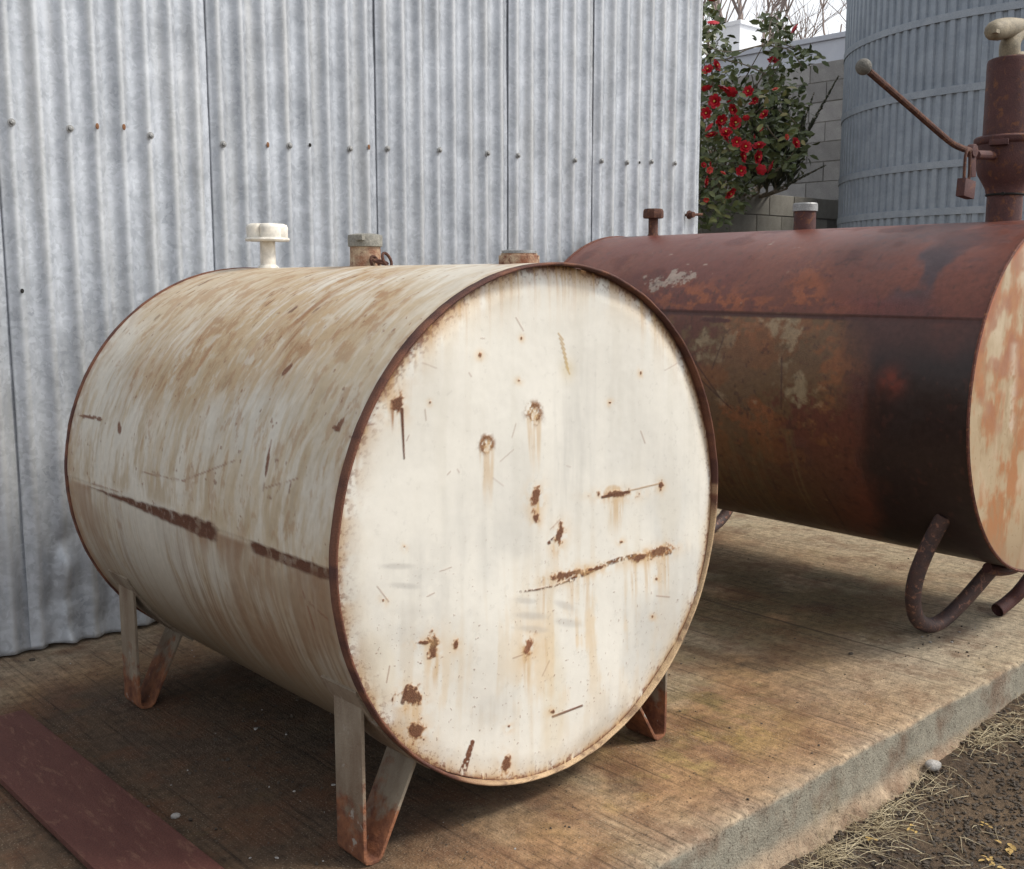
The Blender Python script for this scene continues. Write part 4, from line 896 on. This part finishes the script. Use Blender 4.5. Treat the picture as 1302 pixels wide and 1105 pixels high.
# stems
b = MB(); 
for k in range(34):
    qx, qy = rg.uniform(870, 1020), rg.uniform(20, 230)
    if outline(qx, qy) < .05: continue
    e = onD(qx, qy, 8.95+rg.uniform(-.45, .3)); s0 = cb0+rg.normal(size=3)*np.array((.08, .08, 0)); mid = s0*.45+e*.55+rg.normal(size=3)*.12+np.array((0, 0, .12))
    b.tube(smooth_path([s0-np.array((0, 0, .06)), s0*.7+mid*.3+rg.normal(size=3)*.03, mid, e], 4), list(np.linspace(.016, .0035, 13)), 5)
for pts_ in (((925, 75), (960, 60), (1000, 62), (1020, 85)), ((990, 55), (978, 40), (985, 20), (1003, 12)), ((990, 140), (1010, 155), (1018, 170)), ((975, 160), (990, 178), (1005, 170)), ((905, 75), (940, 80), (975, 95)), ((900, 60), (930, 66), (985, 55), (1022, 66))):
    b.tube(smooth_path([onD(a, c, 8.5+.1*i) for i, (a, c) in enumerate(pts_)], 4), .005, 5)
b.build('stems', M['stem'], cam_b)
# flowers: layered cupped petals round a yellow boss
fl_, stm = MB(), MB()
for ringi, (npet, rr_, tilt) in enumerate(((6, 1.0, .25), (5, .78, .65), (4, .5, 1.0))):
    for k in range(npet):
        a = 2*math.pi*(k+.5*ringi)/npet; ca, sa = math.cos(a), math.sin(a); W_ = .40*rr_
        loc = [(0.05, 0, 0), (.45, -W_, .10), (.5, 0, .0), (.45, W_, .10), (.95, -W_*.75, .12), (1.0, 0, .02), (.95, W_*.75, .12)]
        V = []
        for (u_, v_, w_) in loc:
            u2, w2 = u_*rr_*math.cos(tilt)-w_*math.sin(tilt), u_*rr_*math.sin(tilt)+w_*math.cos(tilt); V.append(((u2*ca-v_*sa)*.046, (u2*sa+v_*ca)*.046, w2*.046))
        fl_.add(V, [(0, 1, 2), (0, 2, 3), (1, 4, 5, 2), (2, 5, 6, 3)])
stm.lathe([(.005, .004), (.007, .016), (.006, .021), (0, .022)], (0, 0, 0), 8)
o = fl_.build('flower', M['petal'], None, org=(0, 0, 0)); fme = o.data; bpy.data.objects.remove(o)
fme.materials.append(M['stamen']); bmx = bmesh.new(); bmx.from_mesh(fme); n0 = len(bmx.faces)
tmp = stm.build('flower', M['stamen'], None, org=(0, 0, 0)); bmx.from_mesh(tmp.data); bmx.faces.ensure_lookup_table()
for f_ in bmx.faces[n0:]: f_.material_index = 1
bmx.to_mesh(fme); bmx.free(); bpy.data.objects.remove(tmp)
fme2 = fme.copy(); fme2.materials[0] = M['petalpink']
fpx = [(137, 95), (508, 130), (415, 288), (112, 330), (192, 405), (218, 437), (302, 430), (105, 422), (427, 422), (147, 475), (210, 480), (315, 490), (105, 530), (235, 573), (160, 605), (195, 625), (185, 650), (355, 600), (378, 540), (290, 556), (478, 643), (518, 672), (268, 735), (338, 735), (350, 690), (358, 797), (395, 778), (245, 665), (210, 900), (103, 935), (118, 797), (128, 770), (180, 815), (90, 775), (118, 5), (145, 310), (335, 640), (130, 640), (95, 850), (235, 510), (330, 470), (170, 560), (285, 690), (110, 590), (265, 800)]
small = {8, 10, 20, 30, 31, 32, 33, 29, 17, 19, 36, 40, 11}
for i, (a, c) in enumerate(fpx):
    qx, qy = 870+a/3.686, c/3.686; P_ = onD(qx, qy, 8.95-.62*math.sqrt(max(outline(qx, qy), .02))-.10)
    n = np.array((-.62, -.70, rg.uniform(-.2, .7)))+rg.normal(size=3)*.95; qt = Vector((0, 0, 1)).rotation_difference(Vector(n))
    o = link('flower', fme2 if i in (8, 20, 30, 32, 29) else fme, cam_b, Vector(P_-cb0)); o.rotation_mode = 'QUATERNION'; o.rotation_quaternion = qt
    s_ = (.62 if i in small else 1.12)*rg.uniform(.85, 1.15); o.scale = (s_, s_, s_*1.05)

# dark juniper behind the camellia
jb = np.array((9.35, 6.95, 1.76)); jun = empty('juniper_shrub', jb, 'dark feathery juniper shrub against the block wall behind the camellia', 'shrub')
V, F, st_ = [], [], MB()
def spray(p, d, L, n, wd):
    for k in range(n):
        t_ = rg.random()**.8; c = p+d*L*t_; o_ = rg.normal(size=3); o_ -= d*(o_@d); o_ /= np.linalg.norm(o_); tipv = c+(o_*.7+d*.9)*wd*(1.15-t_)*rg.uniform(.5, 1.2)
        sd_ = np.cross(o_, d)*.006; i0 = len(V); m_ = c*.5+tipv*.5
        V.extend([c, m_+sd_*1.6, tipv, m_-sd_*1.6]); F.append((i0, i0+1, i0+2, i0+3))
for (x0, y0, x1, y1, D0, D1, n, wd) in ((985, 245, 1000, 120, 9.6, 9.5, 900, .22), (965, 245, 960, 110, 9.6, 9.4, 700, .22), (1000, 240, 1022, 150, 9.6, 9.6, 600, .17), (975, 245, 985, 95, 9.7, 9.7, 700, .2), (1000, 215, 1066, 97, 9.6, 9.75, 420, .055), (1005, 205, 1035, 118, 9.5, 9.6, 160, .05), (985, 243, 1050, 210, 9.45, 9.6, 230, .035), (950, 245, 938, 150, 9.6, 9.5, 500, .2)):
    a, c = onD(x0, y0, D0), onD(x1, y1, D1); L = np.linalg.norm(c-a); spray(a, (c-a)/L, L, n, wd); st_.tube([jb, jb*.4+a*.6, a, (a+c)/2, c], [.02, .014, .012, .008, .003], 5)
jo = mk('foliage', V, F, M['juniper'], jun, False); jo['kind'] = 'stuff'; st_.build('stems', M['stem'], jun)

# ------------------------------------------------------------------ small things on the slab and the ground
def pebble_verts(rg, s):
    b = bmesh.new(); bmesh.ops.create_icosphere(b, subdivisions=1, radius=1); V = np.array([v.co[:] for v in b.verts]); F = [tuple(v.index for v in f.verts) for f in b.faces]; b.free(); return V, F
PV, PF = pebble_verts(rg, 1)
def peb(mb, P_, s):
    V = PV*(1+.3*rg.normal(size=(len(PV), 1)))*np.array((1, rg.uniform(.6, 1.1), rg.uniform(.45, .75)))*s; a = rg.uniform(0, 6.28); R_ = np.array([[math.cos(a), -math.sin(a), 0], [math.sin(a), math.cos(a), 0], [0, 0, 1]]); mb.add(V@R_.T+P_, PF)
gd, gl = MB(), MB()
for k in range(560):
    qx, qy = (rg.normal(340, 85), rg.normal(960, 50)) if k < 120 else ((rg.normal(1215, 35), rg.normal(815, 14)) if k < 150 else (rg.uniform(20, 1290), rg.uniform(690, 1100)))
    P_ = onZ(qx, qy, 0)
    if P_[1] < SE+.03 or P_[1] > 3.0: continue
    s_ = rg.uniform(.0012, .0048) if k < 150 else rg.uniform(.001, .0032); P_[2] = s_*.4; peb(gl if rg.random() < .10 else gd, P_, s_)
o = gd.build('grit', M['stone'], None, org=(0, 0, 0)); tag(o, 'dark grit and crumbs scattered over the slab', 'grit', kind='stuff')
o = gl.build('grit', M['stonepale'], None, org=(0, 0, 0)); tag(o, 'pale grit scattered over the slab', 'grit', kind='stuff')
b_ = bmesh.new(); bmesh.ops.create_icosphere(b_, subdivisions=3, radius=1); SV = np.array([v.co[:] for v in b_.verts]); SF = [tuple(v.index for v in f.verts) for f in b_.faces]; b_.free()
def stone(q, s, m, label, z=0.0, Y=None):
    P_ = onZ(*q, z) if Y is None else onY(*q, Y); P_[2] += s*.3; b = MB(); V_ = SV*(1+.55*(fb(SV[:, :1]*1.1+q[0], SV[:, 1:2]*1.1, SV[:, 2:]*1.1, 5, 3)-.5))*np.array((1.1, .8, .6))*s; b.add(V_+P_, SF); o = b.build('stone', m, None, True, org=P_, sharp=50); tag(o, label, 'stone')
stone((223, 1039), .009, M['stonepale'], 'pale pebble beside the long edge of the red oxide plate')
stone((1082, 832), .007, M['stone'], 'dark pebble on the slab in front of the bent pipe leg')
stone((41, 840), .008, M['stone'], 'dark crumb of stone at the foot of the corrugated wall')
stone((1186, 976), .021, M['stonepale'], 'white stone lodged in the ragged foot of the slab edge', 0, SE-.030)
# gravel
gv = MB(); cnt = 0
while cnt < 13000:
    X0, Y0 = rg.uniform(1.15, 3.6), rg.uniform(.45, SE-.005)
    s_ = rg.uniform(.002, .0062); peb(gv, np.array((X0, Y0, float(ground_z(X0, Y0))+s_*.15)), s_); cnt += 1
o = gv.build('gravel', M['stone'], None, False, org=(0, 0, GZ)); tag(o, 'dark loose gravel beside the slab edge', 'gravel', kind='stuff')
# dry grass
V, F = [], []
def blade(p, d, L, wd, curl):
    pts_ = []; dd = np.array(d, float); q = np.array(p, float)
    for k in range(6):
        pts_.append(q.copy()); dd = dd+curl*.22; dd /= np.linalg.norm(dd); q = q+dd*L/5
        q[2] = max(q[2], float(ground_z(q[0], q[1]))+.004)
    side = np.cross(dd, (0.1, 0.2, 1)); side /= np.linalg.norm(side)+1e-6; i0 = len(V)
    for k, q in enumerate(pts_):
        ww = wd*(1-.8*k/5); V.extend([q-side*ww, q+side*ww, q+np.array((0, 0, ww*1.6))])
    for k in range(5):
        for j in range(3): F.append((i0+k*3+j, i0+k*3+(j+1) % 3, i0+k*3+3+(j+1) % 3, i0+k*3+3+j))
clumps = [(1110, 1045, 55, 35, 170), (1055, 1085, 50, 20, 130), (1245, 950, 40, 22, 120), (1290, 930, 20, 25, 60), (1165, 1005, 50, 18, 60), (1200, 1060, 90, 45, 40)]
for (cx_, cy_, rx_, ry_, n) in clumps:
    for k in range(n):
        qx, qy = cx_+rg.normal()*rx_*.6, cy_+rg.normal()*ry_*.6; P_ = onZ(qx, qy, GZ+.02)
        if P_[1] > SE-.03: P_[1] = SE-.03-rg.uniform(0, .05)
        P_[2] = float(ground_z(P_[0], P_[1])); a = rg.uniform(0, 6.28); d = np.array((math.cos(a), math.sin(a), rg.uniform(.05, .7))); d /= np.linalg.norm(d)
        blade(P_, d, rg.uniform(.015, .10), rg.uniform(.0006, .0013), rg.normal(size=3)*.5+np.array((0, 0, -.5)))
o = mk('dry_grass', V, F, M['straw'], None, True, org=(0, 0, GZ)); tag(o, 'dry straw-coloured grass along the slab edge', 'grass', kind='stuff')
# yellow litter clumps
lf = [((1280, 1068), 1.3, 'larger yellow leaf scrap on the gravel'), ((1262, 1085), 1.0, 'yellow leaf scrap on the gravel'), ((1275, 1098), 1.0, 'yellow leaf scrap on the gravel'), ((1254, 1044), .7, 'yellow leaf scrap on the gravel'), ((1110, 1062), .6, 'yellow leaf scrap on the gravel'), ((1157, 1049), .8, 'yellow leaf scrap on the gravel')]
for q, s_, lb in lf:
    P_ = onZ(*q, GZ+.03); P_[2] = float(ground_z(P_[0], P_[1]))+.008; b = MB()
    for k in range(7):
        Rm = rmat(rg); Rm = np.array(Matrix.Rotation(rg.uniform(0, 6.28), 3, 'Z')@Matrix.Rotation(rg.uniform(-.4, .4), 3, 'X')); b.add((LV*.016*s_)@Rm.T+P_+rg.normal(size=3)*np.array((.008, .008, .001))*s_, LF)
    o = b.build('leaf_scrap', M['litter'], None, True, org=P_); tag(o, lb if lb.startswith('larger') else ('small yellow leaf scrap caught in the dry grass' if q[0] < 1200 else 'small yellow leaf scrap lying on the bare gravel'), 'leaf', 'yellow leaf scraps on the gravel')
